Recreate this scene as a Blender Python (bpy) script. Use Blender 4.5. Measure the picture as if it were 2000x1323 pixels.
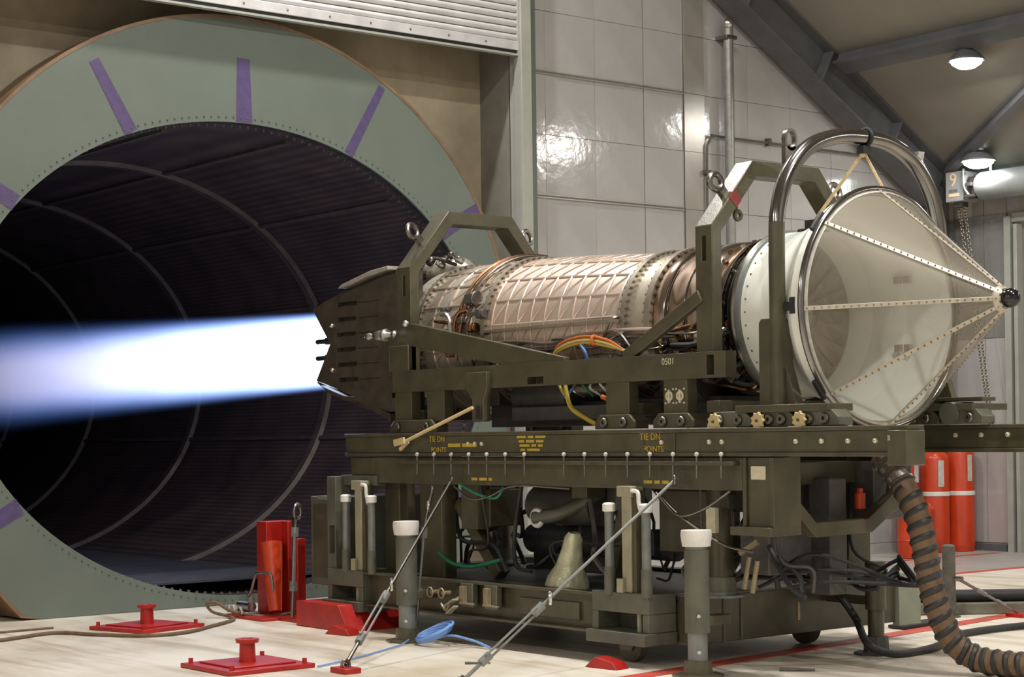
import bpy, math, random
from mathutils import Vector, Matrix
random.seed(7)
R = math.radians
for o in list(bpy.data.objects): bpy.data.objects.remove(o)
SC = bpy.context.scene
COL = SC.collection

# ------------------------------------------------------------------ camera
A = R(38.5); FPX = 3550.0; ROLL = 0.014
v = Vector((-math.cos(A), math.sin(A), 0)); r = Vector((math.sin(A), math.cos(A), 0)); u = Vector((0, 0, 1))
ex = r*math.cos(ROLL) - u*math.sin(ROLL); ey = r*math.sin(ROLL) + u*math.cos(ROLL)
cam_d = bpy.data.cameras.new('camera'); cam = bpy.data.objects.new('camera', cam_d); COL.objects.link(cam)
m = Matrix.Identity(4)
for i in range(3):
    m[i][0] = ex[i]; m[i][1] = ey[i]; m[i][2] = -v[i]; m[i][3] = (8.91, -8.78, 1.5)[i]
cam.matrix_world = m
cam_d.sensor_width = 36; cam_d.lens = FPX/2000*36; cam_d.shift_y = 188.5/2000
cam_d.clip_end = 200
SC.camera = cam
# ------------------------------------------------------------------ world, exposure
w = bpy.data.worlds.new('world'); SC.world = w; w.use_nodes = True
w.node_tree.nodes['Background'].inputs[0].default_value = (0, 0, 0, 1)
w.node_tree.nodes['Background'].inputs[1].default_value = 0
SC.view_settings.view_transform = 'Standard'; SC.view_settings.look = 'None'
SC.view_settings.gamma = 1; SC.view_settings.use_curve_mapping = False
SC.view_settings.exposure = -0.62
LAMP_W = 300.0

# ------------------------------------------------------------------ materials
def nt(name):
    m_ = bpy.data.materials.new(name); m_.use_nodes = True
    return m_, m_.node_tree.nodes, m_.node_tree.links
def mat(name, col, rough=.5, metal=0.0, var=.15, scale=6.0, bump=0.0, bscale=40.0, col2=None, spec=.5, stretch=None, vary=.5):
    m_, N, L = nt(name); b = N['Principled BSDF']
    b.inputs['Roughness'].default_value = rough; b.inputs['Metallic'].default_value = metal
    b.inputs['Specular IOR Level'].default_value = spec
    tc = N.new('ShaderNodeTexCoord'); mp = N.new('ShaderNodeMapping'); L.new(tc.outputs['Object'], mp.inputs[0])
    if stretch: mp.inputs['Scale'].default_value = stretch
    n = N.new('ShaderNodeTexNoise'); n.inputs['Scale'].default_value = scale; n.inputs['Detail'].default_value = 6
    n.inputs['Roughness'].default_value = .6
    L.new(mp.outputs[0], n.inputs['Vector'])
    rp = N.new('ShaderNodeValToRGB')
    c2 = col2 or tuple(c*(1-var) for c in col); c1 = tuple(min(1, c*(1+var*.5)) for c in col)
    rp.color_ramp.elements[0].position = .5-vary*.4; rp.color_ramp.elements[1].position = .5+vary*.4
    rp.color_ramp.elements[0].color = (*c2, 1); rp.color_ramp.elements[1].color = (*c1, 1)
    L.new(n.outputs['Fac'], rp.inputs[0]); L.new(rp.outputs[0], b.inputs['Base Color'])
    if bump:
        n2 = N.new('ShaderNodeTexNoise'); n2.inputs['Scale'].default_value = bscale; n2.inputs['Detail'].default_value = 3
        L.new(mp.outputs[0], n2.inputs['Vector'])
        bp = N.new('ShaderNodeBump'); bp.inputs['Strength'].default_value = bump; bp.inputs['Distance'].default_value = .02
        L.new(n2.outputs['Fac'], bp.inputs['Height']); L.new(bp.outputs[0], b.inputs['Normal'])
    return m_
M = {}
M['olive'] = mat('olive_paint', (.080, .072, .043), .30, 0, .35, 5, .05, 60)
M['olive2'] = M['olive']
M['ggreen'] = mat('grey_green_paint', (.112, .114, .085), .45, 0, .3, 5, .05, 60)
M['pipegrey'] = mat('grey_pipe_paint', (.20, .21, .20), .4, .2, .25, 8)
M['dark'] = mat('machine_grey', (.085, .080, .075), .5, .2, .3, 9)
M['black'] = mat('black_rubber', (.018, .018, .02), .55, 0, .3, 9)
M['chrome'] = mat('polished_steel', (.27, .26, .25), .18, 1, .2, 4)
M['steel'] = mat('bright_steel', (.62, .60, .57), .3, 1, .2, 12)
M['dsteel'] = mat('dark_steel', (.24, .22, .20), .35, 1, .3, 12)
M['white'] = mat('white_gloss_paint', (.80, .82, .76), .28, 0, .05, 3)
M['capwhite'] = mat('white_cap_plastic', (.72, .70, .66), .5, 0, .15, 9)
M['tan'] = mat('tan_bar_paint', (.34, .32, .22), .45, 0, .2, 8)
M['red'] = mat('red_paint', (.42, .016, .012), .38, 0, .3, 7)
M['orange'] = mat('orange_red_paint', (.52, .046, .010), .3, 0, .2, 4)
M['gold'] = mat('gold_anodised', (.62, .50, .26), .4, .3, .2, 12)
M['yellow'] = mat('yellow_stencil', (.55, .40, .05), .6, 0, .35, 60)
M['wyellow'] = mat('yellow_wire', (.52, .40, .06), .45)
M['wgold'] = mat('pale_yellow_wire', (.62, .48, .18), .45)
M['worange'] = mat('orange_wire', (.50, .12, .02), .45)
M['wblue'] = mat('blue_wire', (.06, .16, .42), .45)
M['wgreen'] = mat('green_wire', (.02, .22, .12), .45)
M['bluehose'] = mat('blue_air_hose', (.18, .34, .72), .45)
M['brownpipe'] = mat('heat_stained_pipe', (.32, .17, .10), .32, 1, .4, 9)
M['rope'] = mat('yellow_strap', (.62, .48, .26), .7, 0, .25, 30)
M['foil'] = mat('pale_foil_wrap', (.62, .62, .42), .35, .3, .3, 8, .6, 14)
M['label'] = mat('pale_label', (.62, .58, .42), .6, 0, .2, 20)
M['tag'] = mat('grey_paper_tag', (.52, .50, .46), .6, 0, .25, 20)
M['purple'] = mat('purple_stripe', (.085, .058, .155), .5, 0, .2, 14)
M['ringgreen'] = mat('sage_grey_paint', (.135, .162, .138), .42, 0, .16, 1.2, .05, 30, vary=.9)
M['rim'] = mat('rusty_rim', (.24, .15, .09), .5, .2, .4, 3)
M['pole'] = mat('weathered_pole', (.11, .10, .08), .6, 0, .4, 14)
M['conduit'] = mat('galvanised_conduit', (.30, .30, .28), .4, .5, .2, 14)
M['wallpanel'] = mat('aluminium_wall_sheet', (.475, .462, .458), .13, .15, .16, 1.4, .13, 8.0, spec=.4, vary=.9)
M['wallstrip'] = mat('aluminium_cover_strip', (.44, .41, .38), .28, .45, .15, 2, .06, 4)
M['joint'] = mat('wall_joint_dark', (.46, .44, .42), .6, .2, .2, 6)
M['roof'] = mat('roof_lining', (.25, .228, .188), .65, 0, .22, 1.1, .1, 6, vary=.9)
M['rafter'] = mat('grey_blue_steel_paint', (.105, .108, .115), .5, 0, .25, 3)
M['door'] = mat('galvanised_door_slat', (.66, .65, .66), .32, .15, .2, 3)
M['doorbar'] = mat('door_bottom_bar', (.58, .57, .58), .38, .15, .2, 5)
M['doorpost'] = mat('door_guide_paint', (.36, .37, .33), .45, 0, .12, 4)
M['recess'] = mat('stained_recess_wall', (.40, .35, .25), .6, 0, .5, .9, .05, 8, col2=(.16, .12, .075), vary=.7)
M['jamb'] = mat('jamb_steel', (.24, .22, .19), .6, 0, .3, 2)
M['sidewall'] = mat('side_wall_panel', (.40, .37, .31), .45, .2, .2, 1.3, .05, 5)
M['sidegrey'] = mat('side_wall_grey_sheet', (.30, .30, .29), .35, .4, .25, 1.5, .08, 5)
M['hall'] = mat('hall_wall_panel', (.50, .48, .46), .5, .1, .15, 1.2)
M['boxgrey'] = mat('grey_enclosure', (.36, .37, .38), .45, .1, .08, 6)
M['motor'] = mat('hoist_housing', (.36, .38, .38), .35, .3, .12, 4)
M['num'] = mat('number_decal', (.95, .66, .40), .5, 0, .05)
M['nozzle'] = mat('scorched_nozzle', (.135, .112, .088), .42, .55, .35, 7, .06, 30)
M['flappale'] = mat('pale_flap_panel', (.50, .47, .42), .4, .3, .2, 8)
M['lineblack'] = mat('painted_floor_line', (.56, .085, .055), .45, 0, .35, 5)
M['floorgrey'] = mat('grey_floor_paint', (.40, .38, .36), .4, 0, .2, 2)
M['ramp'] = mat('cable_ramp', (.16, .155, .115), .6, 0, .4, 7)
M['hosebrown'] = mat('brown_duct_fabric', (.17, .105, .058), .7, 0, .35, 16)
M['hoseblack'] = mat('black_duct_spiral', (.03, .028, .026), .5, 0, .3, 9)

def mat_titan():
    m_, N, L = nt('titanium_duct'); b = N['Principled BSDF']
    b.inputs['Metallic'].default_value = .72; b.inputs['Roughness'].default_value = .40
    tc = N.new('ShaderNodeTexCoord')
    n = N.new('ShaderNodeTexNoise'); n.inputs['Scale'].default_value = 1.8; n.inputs['Detail'].default_value = 4
    L.new(tc.outputs['Object'], n.inputs['Vector'])
    rp = N.new('ShaderNodeValToRGB'); rp.color_ramp.elements[0].position = .3; rp.color_ramp.elements[1].position = .7
    rp.color_ramp.elements[0].color = (.66, .50, .43, 1); rp.color_ramp.elements[1].color = (.74, .66, .58, 1)
    L.new(n.outputs['Fac'], rp.inputs[0]); L.new(rp.outputs[0], b.inputs['Base Color'])
    return m_
M['titan'] = mat_titan()
M['titan2'] = mat('titanium_rear_duct', (.60, .55, .46), .4, .7, .25, 5)
M['ribm'] = mat('milled_rib', (.66, .55, .48), .36, .7, .1, 5)
M['fanface'] = mat('fan_face', (.24, .22, .20), .5, .3, .3, 6)
M['spoke'] = mat('spoke_strip', (.52, .47, .38), .4, .3, .15, 9)
M['endplate'] = mat('pale_green_paint', (.24, .26, .20), .45, 0, .15, 5)
M['rivet'] = mat('dull_rivet', (.10, .11, .095), .5, .1, .2, 6)
M['brass'] = mat('dull_brass', (.34, .28, .18), .4, .4, .3, 9)
M['tape'] = mat('faded_red_tape', (.23, .032, .025), .55, 0, .3, 9)
M['balltip'] = mat('dark_chrome_ball', (.06, .058, .06), .16, .9, .2, 4)
M['bronze'] = mat('polished_fan_duct', (.55, .42, .33), .17, 1, .25, 3, .05, 5)
M['flange'] = mat('casing_flange', (.42, .38, .32), .35, .8, .2, 8)
M['bolt'] = mat('casing_bolts', (.20, .17, .13), .35, .8, .3, 8)

def mat_floor():
    m_, N, L = nt('cream_floor_paint'); b = N['Principled BSDF']
    tc = N.new('ShaderNodeTexCoord')
    n = N.new('ShaderNodeTexNoise'); n.inputs['Scale'].default_value = .55; n.inputs['Detail'].default_value = 8; n.inputs['Roughness'].default_value = .62
    L.new(tc.outputs['Object'], n.inputs['Vector'])
    rp = N.new('ShaderNodeValToRGB'); e = rp.color_ramp.elements
    e[0].position = .30; e[0].color = (.50, .41, .29, 1); e[1].position = .56; e[1].color = (.78, .73, .64, 1)
    L.new(n.outputs['Fac'], rp.inputs[0])
    mp = N.new('ShaderNodeMapping'); mp.inputs['Scale'].default_value = (.35, 2.6, 1); mp.inputs['Rotation'].default_value = (0, 0, .5)
    L.new(tc.outputs['Object'], mp.inputs[0])
    n2 = N.new('ShaderNodeTexNoise'); n2.inputs['Scale'].default_value = 1.6; n2.inputs['Detail'].default_value = 9; n2.inputs['Distortion'].default_value = .8
    L.new(mp.outputs[0], n2.inputs['Vector'])
    r2 = N.new('ShaderNodeValToRGB'); r2.color_ramp.elements[0].position = .33; r2.color_ramp.elements[1].position = .52
    r2.color_ramp.elements[0].color = (.62, .55, .46, 1); r2.color_ramp.elements[1].color = (1, 1, 1, 1)
    L.new(n2.outputs['Fac'], r2.inputs[0])
    mx = N.new('ShaderNodeMix'); mx.data_type = 'RGBA'; mx.blend_type = 'MULTIPLY'; mx.inputs[0].default_value = .75
    L.new(rp.outputs[0], mx.inputs[6]); L.new(r2.outputs[0], mx.inputs[7])
    L.new(mx.outputs[2], b.inputs['Base Color'])
    b.inputs['Roughness'].default_value = .38
    return m_
M['floor'] = mat_floor()

def mat_liner():
    m_, N, L = nt('perforated_liner'); b = N['Principled BSDF']
    tc = N.new('ShaderNodeTexCoord')
    n = N.new('ShaderNodeTexNoise'); n.inputs['Scale'].default_value = 2.2; n.inputs['Detail'].default_value = 8
    L.new(tc.outputs['Object'], n.inputs['Vector'])
    rp = N.new('ShaderNodeValToRGB'); e = rp.color_ramp.elements
    e[0].position = .3; e[0].color = (.030, .020, .019, 1); e[1].position = .75; e[1].color = (.066, .042, .038, 1)
    L.new(n.outputs['Fac'], rp.inputs[0])
    w_ = N.new('ShaderNodeTexWave'); w_.bands_direction = 'Z'; w_.inputs['Scale'].default_value = 7.5; w_.inputs['Distortion'].default_value = .4
    L.new(tc.outputs['Object'], w_.inputs['Vector'])
    r2 = N.new('ShaderNodeValToRGB'); r2.color_ramp.elements[0].color = (.55, .55, .55, 1); r2.color_ramp.elements[1].color = (1.15, 1.15, 1.15, 1)
    L.new(w_.outputs['Fac'], r2.inputs[0])
    mx = N.new('ShaderNodeMix'); mx.data_type = 'RGBA'; mx.blend_type = 'MULTIPLY'; mx.inputs[0].default_value = .8
    L.new(rp.outputs[0], mx.inputs[6]); L.new(r2.outputs[0], mx.inputs[7]); L.new(mx.outputs[2], b.inputs['Base Color'])
    b.inputs['Roughness'].default_value = .6; b.inputs['Specular IOR Level'].default_value = .25
    return m_
M['liner'] = mat_liner()
M['seam'] = mat('liner_seam', (.075, .055, .046), .5, .3, .4, 5)
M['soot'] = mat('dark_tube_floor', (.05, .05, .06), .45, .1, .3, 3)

def mat_screen():
    m_, N, L = nt('fine_wire_mesh')
    for n in list(N): N.remove(n)
    out = N.new('ShaderNodeOutputMaterial'); mx = N.new('ShaderNodeMixShader'); t = N.new('ShaderNodeBsdfTransparent')
    b = N.new('ShaderNodeBsdfPrincipled'); b.inputs['Base Color'].default_value = (.30, .26, .20, 1)
    b.inputs['Roughness'].default_value = .5; b.inputs['Metallic'].default_value = .2
    mx.inputs[0].default_value = .38
    L.new(t.outputs[0], mx.inputs[1]); L.new(b.outputs[0], mx.inputs[2]); L.new(mx.outputs[0], out.inputs[0])
    return m_
M['screen'] = mat_screen()
def mat_emit(name, col, s):
    m_, N, L = nt(name); b = N['Principled BSDF']
    b.inputs['Base Color'].default_value = (*col, 1); b.inputs['Emission Color'].default_value = (*col, 1); b.inputs['Emission Strength'].default_value = s
    return m_
M['lens'] = mat_emit('lit_lamp_lens', (.86, 1.0, .97), 14)

# ------------------------------------------------------------------ mesh builder
def catmull(pts, n=8):
    P = [Vector(p) for p in pts]; out = []
    Q = [P[0]*2-P[1]] + P + [P[-1]*2-P[-2]]
    for i in range(1, len(Q)-2):
        for k in range(n):
            t = k/n; a, b, c, d = Q[i-1], Q[i], Q[i+1], Q[i+2]
            out.append(.5*((2*b)+(c-a)*t+(2*a-5*b+4*c-d)*t*t+(3*b-a-3*c+d)*t**3))
    out.append(P[-1]); return out
class MB:
    def __init__(s): s.v = []; s.f = []
    def add(s, vs, fs):
        o = len(s.v); s.v += [tuple(p) for p in vs]; s.f += [tuple(i+o for i in f) for f in fs]; return s
    def box(s, x0, x1, y0, y1, z0, z1):
        vs = [(x, y, z) for z in (z0, z1) for y in (y0, y1) for x in (x0, x1)]
        return s.add(vs, [(0, 2, 3, 1), (4, 5, 7, 6), (0, 1, 5, 4), (2, 6, 7, 3), (0, 4, 6, 2), (1, 3, 7, 5)])
    def bar(s, p, q, w, h, up=(0, 0, 1)):
        p, q = Vector(p), Vector(q); d = (q-p).normalized(); U = Vector(up)
        if abs(d.dot(U)) > .98: U = Vector((0, 1, 0))
        a = d.cross(U).normalized(); b = a.cross(d).normalized()
        vs = [e+a*i*w/2+b*j*h/2 for e in (p, q) for i, j in ((-1, -1), (1, -1), (1, 1), (-1, 1))]
        return s.add(vs, [(0, 3, 2, 1), (4, 5, 6, 7), (0, 1, 5, 4), (1, 2, 6, 5), (2, 3, 7, 6), (3, 0, 4, 7)])
    def tube(s, pts, rad, n=10, caps=True):
        P = [Vector(p) for p in pts]; N = len(P); rr = rad if hasattr(rad, '__len__') else [rad]*N
        d0 = (P[1]-P[0]).normalized(); a = d0.cross(Vector((0, 0, 1)))
        if a.length < .05: a = d0.cross(Vector((1, 0, 0)))
        a.normalize(); vs = []
        for i in range(N):
            d = (P[min(i+1, N-1)]-P[max(i-1, 0)])
            d = d.normalized() if d.length > 1e-9 else d0
            a = (a-d*a.dot(d)).normalized(); b = d.cross(a)
            for k in range(n):
                t = 2*math.pi*k/n; vs.append(P[i]+(a*math.cos(t)+b*math.sin(t))*rr[i])
        fs = []
        for i in range(N-1):
            for k in range(n):
                fs.append((i*n+k, i*n+(k+1) % n, (i+1)*n+(k+1) % n, (i+1)*n+k))
        if caps: fs += [tuple(range(n-1, -1, -1)), tuple((N-1)*n+k for k in range(n))]
        return s.add(vs, fs)
    def cyl(s, p, q, r0, r1=None, n=16): return s.tube([p, q], [r0, r0 if r1 is None else r1], n)
    def lathe(s, prof, o, ax, n=32, a0=0, a1=2*math.pi, closed=True, caps=False):
        o = Vector(o); ax = Vector(ax).normalized(); a = ax.cross(Vector((0, 0, 1)))
        if a.length < .05: a = Vector((1, 0, 0))
        a.normalize(); b = ax.cross(a); full = abs(a1-a0-2*math.pi) < 1e-6; k = n if full else n+1
        vs = [o+ax*h+(a*math.cos(a0+(a1-a0)*j/n)+b*math.sin(a0+(a1-a0)*j/n))*rd for (h, rd) in prof for j in range(k)]
        fs = []
        for i in range(len(prof)-1):
            for j in range(n):
                j2 = (j+1) % k
                fs.append((i*k+j, i*k+j2, (i+1)*k+j2, (i+1)*k+j))
        if caps: fs += [tuple(range(k-1, -1, -1)), tuple((len(prof)-1)*k+j for j in range(k))]
        return s.add(vs, fs)
    def sphere(s, c, rd, n=12):
        prof = [(-rd*math.cos(math.pi*i/n), max(1e-4, rd*math.sin(math.pi*i/n))) for i in range(n+1)]
        return s.lathe(prof, c, (0, 0, 1), n*2)
    def torus(s, c, ax, R_, rd, n=32, k=10):
        prof = [(rd*math.sin(2*math.pi*i/k), R_+rd*math.cos(2*math.pi*i/k)) for i in range(k+1)]
        return s.lathe(prof, c, ax, n)
    def prism(s, pts, axis, lo, hi):
        # pts 2D outline; axis 'x': (y,z), 'y': (x,z), 'z': (x,y)
        def mk(p, h):
            return {'x': (h, p[0], p[1]), 'y': (p[0], h, p[1]), 'z': (p[0], p[1], h)}[axis]
        n = len(pts); vs = [mk(p, lo) for p in pts]+[mk(p, hi) for p in pts]
        fs = [tuple(range(n)), tuple(range(2*n-1, n-1, -1))]+[(i, i+n, (i+1) % n+n, (i+1) % n) for i in range(n)]
        return s.add(vs, fs)
    def build(s, name, m_, parent=None, bevel=0, smooth=True, kind=None, recenter=True):
        me = bpy.data.meshes.new(name)
        V = s.v
        c = Vector((0, 0, 0))
        if recenter and V:
            c = Vector([(min(p[i] for p in V)+max(p[i] for p in V))/2 for i in range(3)])
        me.from_pydata([(p[0]-c.x, p[1]-c.y, p[2]-c.z) for p in V], [], s.f); me.update()
        import bmesh
        bm = bmesh.new(); bm.from_mesh(me); bmesh.ops.recalc_face_normals(bm, faces=bm.faces); bm.to_mesh(me); bm.free()
        if smooth:
            me.polygons.foreach_set('use_smooth', [True]*len(me.polygons)); me.set_sharp_from_angle(angle=R(35))
        me.materials.append(M[m_] if isinstance(m_, str) else m_)
        o = bpy.data.objects.new(name, me); COL.objects.link(o); o.location = c
        if bevel:
            b = o.modifiers.new('bevel', 'BEVEL'); b.width = bevel; b.segments = 2; b.limit_method = 'ANGLE'; b.angle_limit = R(40)
        if parent is not None: setpar(o, parent)
        if kind: o['kind'] = kind
        return o
def world(o):
    mt = o.matrix_basis
    p = o.parent
    return (world(p) @ o.matrix_parent_inverse @ mt) if p else mt.copy()
def setpar(o, p):
    o.parent = p; o.matrix_parent_inverse = world(p).inverted()
def tag(o, label=None, cat=None, group=None, kind=None):
    if label: o['label'] = label
    if cat: o['category'] = cat
    if group: o['group'] = group
    if kind: o['kind'] = kind
    return o
def thing(name, label, cat, loc, group=None):
    o = bpy.data.objects.new(name, None); COL.objects.link(o); o.location = loc; o.empty_display_size = .2
    return tag(o, label, cat, group)
def structure(o, label=None, cat=None):
    o['kind'] = 'structure'
    return tag(o, label, cat)
def copy_tree(o, parent=None, loc=None):
    c = o.copy(); COL.objects.link(c)
    if parent is not None: c.parent = parent
    if loc is not None: c.location = loc
    for ch in [x for x in bpy.data.objects if x.parent == o]: copy_tree(ch, c)
    return c
def text_part(txt, size, loc, rot, m_, parent, name):
    cu = bpy.data.curves.new('txt', 'FONT'); cu.body = txt; cu.size = size; cu.extrude = .001; cu.align_x = 'CENTER'; cu.align_y = 'CENTER'
    t = bpy.data.objects.new('txt', cu); COL.objects.link(t)
    dg = bpy.context.evaluated_depsgraph_get(); me = bpy.data.meshes.new_from_object(t.evaluated_get(dg))
    bpy.data.objects.remove(t)
    me.materials.append(M[m_]); o = bpy.data.objects.new(name, me); COL.objects.link(o)
    o.location = loc; o.rotation_euler = rot; setpar(o, parent); return o
def cut(o, boxes):
    # cut rectangular recesses or openings into a finished part
    mb = MB()
    for b in boxes: mb.box(*b)
    c_ = mb.build('cutter', list(M.values())[0], smooth=False)
    keep = [(q, q.show_viewport) for q in o.modifiers]
    for q, _ in keep: q.show_viewport = False
    bo = o.modifiers.new('cut', 'BOOLEAN'); bo.operation = 'DIFFERENCE'; bo.solver = 'EXACT'; bo.object = c_
    bpy.context.view_layer.update()
    me = bpy.data.meshes.new_from_object(o.evaluated_get(bpy.context.evaluated_depsgraph_get()))
    o.modifiers.remove(bo)
    bpy.data.objects.remove(c_)
    while len(me.materials) > 1: me.materials.pop()
    me.polygons.foreach_set('material_index', [0]*len(me.polygons))
    o.data = me
    me.set_sharp_from_angle(angle=R(35))
    for q, sv in keep: q.show_viewport = sv
    return o
def box(x0, x1, y0, y1, z0, z1): return MB().box(x0, x1, y0, y1, z0, z1)
def bar(*a, **k): return MB().bar(*a, **k)
def tube(*a, **k): return MB().tube(*a, **k)
def cyl(*a, **k): return MB().cyl(*a, **k)

# ================================================================== SETTING
XW = -5.55           # wall plane with the roll-up door
YS = 9.65            # far side wall
RIDGE_Y = -.4; SLOPE = .582; ROOF_REF = (6.3, 6.42)
def roof_z(y):
    zr = ROOF_REF[1]+SLOPE*(ROOF_REF[0]-RIDGE_Y)
    return zr-SLOPE*abs(y-RIDGE_Y)
XF = 13.0; YN = -10.45
floor = structure(box(-6.0, XF, YN, YS, -.12, 0).build('floor', 'floor', recenter=False), 'cream painted concrete floor with stains and scuffs', 'floor')
# grey painted zone and red lines, all lying on the floor
box(XW+.02, -3.02, 5.2, YS-.02, .0005, .003).build('painted_zone', 'floorgrey', floor)
box(-3.02, -2.9, 3.6, YS-.02, .0005, .004).build('painted_line', 'lineblack', floor)
MB().prism([(.60, -1.6), (.76, -1.6), (-.15, 5.0), (-.31, 5.0)], 'z', .0005, .004).build('painted_line', 'lineblack', floor)
box(-4.6, -4.5, 6.9, YS-.3, .0035, .006).build('painted_line', 'lineblack', floor)
# back wall with the aluminium sheets
wall_back = structure(MB().prism([(2.98, 0), (YS+.3, 0), (YS+.3, roof_z(YS+.3)), (2.98, roof_z(2.98))], 'x', XW-.25, XW-.012).build('wall_back', 'joint'), 'sheet metal rear wall of the test cell', 'wall')
MB().prism([(-8, 6.9), (2.98, 6.9), (2.98, roof_z(2.98)), (RIDGE_Y, roof_z(RIDGE_Y)), (-8, roof_z(-8))], 'x', XW-.25, XW-.012).build('wall_header', 'wallpanel', wall_back)
MB().prism([(YN, 0), (-6, 0), (-6, roof_z(-6)), (YN, roof_z(YN))], 'x', XW-.25, XW-.012).build('wall_flank', 'wallpanel', wall_back)
ys = [2.99, 3.22, 3.90, 4.60, 5.19, 5.50, 6.2, 6.9, 7.6, 8.3, 9.0, YS]
zs = [0.0, .13, .77, 1.41, 2.05, 2.68, 3.32, 3.96, 4.60, 5.24, 5.88, 6.52, 7.16]
for i in range(len(ys)-1):
    for j in range(len(zs)-1):
        y0, y1, z0, z1 = ys[i]+(.006 if i == 3 else .002), ys[i+1]-(.006 if i == 2 else .002), zs[j]+.0025, zs[j+1]-.0025
        ta, tb = roof_z(y0)-.02, roof_z(y1)-.02
        if min(ta, tb) < z0+.05: continue
        pts = [(y0, z0), (y1, z0), (y1, min(z1, tb)), (y0, min(z1, ta))]
        strip = (i == 4)
        p = MB().prism(pts, 'x', -.004, .004)
        # slight individual lean of each sheet
        a, b = random.uniform(-.009, .009), random.uniform(-.009, .009); cy, cz = (y0+y1)/2, (z0+z1)/2
        off = XW+(.02 if strip else 0)
        p.v = [(off+q[0]+a*(q[1]-cy)+b*(q[2]-cz), q[1], q[2]) for q in p.v]
        p.build('panel', 'wallstrip' if strip else 'wallpanel', wall_back, smooth=False)
# horizontal beads over two of the joints
for z in (5.24, 3.96):
    box(XW+.004, XW+.02, 2.99, 5.18, z-.018, z-.004).build('bead', 'wallstrip', wall_back)
    box(XW+.004, XW+.02, 2.99, 5.18, z+.012, z+.022).build('bead', 'wallstrip', wall_back)

# recess behind the door with the hole for the tube
AC = (-.34, 2.23)          # tube axis (y, z)
AIN = (2.71, 2.15)         # inner half axes
AOUT = 3.12
YJ = 2.76; XR = -6.05
n = 96; mb = MB(); inner = []; outer = []
y0_, y1_, z1_ = -7.0, YJ, 7.0
for k in range(n):
    t = 2*math.pi*k/n; c_, s_ = math.cos(t), math.sin(t)
    inner.append((XR, AC[0]+(AIN[0]+.12)*c_, max(0.0, AC[1]+(AIN[1]+.12)*s_)))
    cand = []
    if c_ > 1e-6: cand.append((y1_-AC[0])/c_)
    if c_ < -1e-6: cand.append((y0_-AC[0])/c_)
    if s_ > 1e-6: cand.append((z1_-AC[1])/s_)
    if s_ < -1e-6: cand.append((0-AC[1])/s_)
    d = min(cand); d = max(d, 0); outer.append((XR, AC[0]+d*c_, AC[1]+d*s_))
mb.v = inner+outer
mb.f = [(k, (k+1) % n, (k+1) % n+n, k+n) for k in range(n)]
wr = structure(mb.build('wall_recess', 'recess', smooth=False), 'scorched tan wall behind the round exhaust tube mouth', 'wall')
box(XR, XW-.24, -7, YJ+.02, 6.98, 7.05).build('recess_soffit', 'jamb', wr)
box(XR, XW, YJ, YJ+.2, 0, 7).build('jamb', 'jamb', wr, bevel=.005)
box(XR, XW, -7.05, -7.0, 0, 7).build('jamb', 'jamb', wr)

# roll-up door, guides
door = structure(thing('door_1', 'galvanised roll-up slat door raised above the tube mouth', 'door', (-5.42, -1.5, 5.34)))
ZB = 5.36; PITCH = .072
prof = [(0, 0), (.010, .008), (.017, .024), (.017, .042), (.010, .058), (.0, .066), (-.006, .070), (-.010, .066), (.0, .05), (.007, .036), (.0, .014), (-.008, .004)]
sl = MB().prism([(q[0], q[1]) for q in prof], 'y', -6.9, YJ+.0)
first = None
for k in range(26):
    z = ZB+.13+k*PITCH
    if first is None:
        s0 = MB(); s0.v = [(-5.44+p[0]*1.6, p[1], z+p[2]) for p in sl.v]; s0.f = sl.f
        first = s0.build('slat', 'door', door)
        z_first = first.location.z
    else:
        c_ = first.copy(); COL.objects.link(c_); c_.location.z = z_first+k*PITCH
MB().prism([(-5.455, ZB+.03), (-5.40, ZB+.03), (-5.405, ZB+.12), (-5.42, ZB+.128), (-5.45, ZB+.128)], 'y', -6.9, YJ).build('bottom_bar', 'doorbar', door, bevel=.004)
box(-5.46, -5.395, -6.9, YJ, ZB-.025, ZB-.005).build('bottom_flange', 'doorpost', door)
box(-5.45, -5.42, -6.9, YJ, ZB-.005, ZB+.03).build('bottom_seal', 'black', door)
for k in range(20):
    y = -6.4+k*.46
    MB().lathe([(0, .012), (.006, .009), (.009, .001)], (-5.403, y, ZB+.075), (1, 0, 0), 8).build('rivet', 'dsteel', door)
t1 = structure(box(XW-.02, -5.36, YJ, YJ+.13, 0, 7).build('trim_1', 'doorpost', bevel=.004), 'pale grey vertical guide channel of the roll-up door', 'trim')
box(XW+.0, -5.40, YJ+.13, YJ+.22, 0, 7).build('guide_flange', 'ringgreen', t1, bevel=.004)
box(-5.47, -5.385, YJ-.012, YJ, 0, 7).build('guide_lip', 'doorpost', t1)

# side wall
ws = structure(box(XW, XF, YS, YS+.2, 0, roof_z(YS)+.05).build('wall_right', 'joint'), 'far side wall of the test cell, tan above grey sheets', 'wall')
zt = roof_z(YS)-.03
cut(ws, [(-4.38, -2.42, YS-.05, YS+.25, -.05, 3.98)])
def wpanel(x0, x1, z0, z1, m_, d=.012):
    box(x0+.006, x1-.006, YS-d, YS-.001, z0+.006, z1-.006).build('panel', m_, ws, smooth=False)
for x0, x1 in ((XW+.01, -4.9), (-4.9, -4.56)):
    wpanel(x0, x1, 4.08, zt, 'sidewall'); wpanel(x0, x1, 2.6, 4.08, 'sidegrey'); wpanel(x0, x1, 1.35, 2.6, 'wallpanel'); wpanel(x0, x1, .1, 1.35, 'wallpanel')
box(XW+.02, -4.56, YS-.03, YS-.012, 4.06, 4.10).build('ledge', 'conduit', ws)
wpanel(-4.38, -2.4, 4.08, zt, 'sidewall')
x = -2.4
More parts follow.
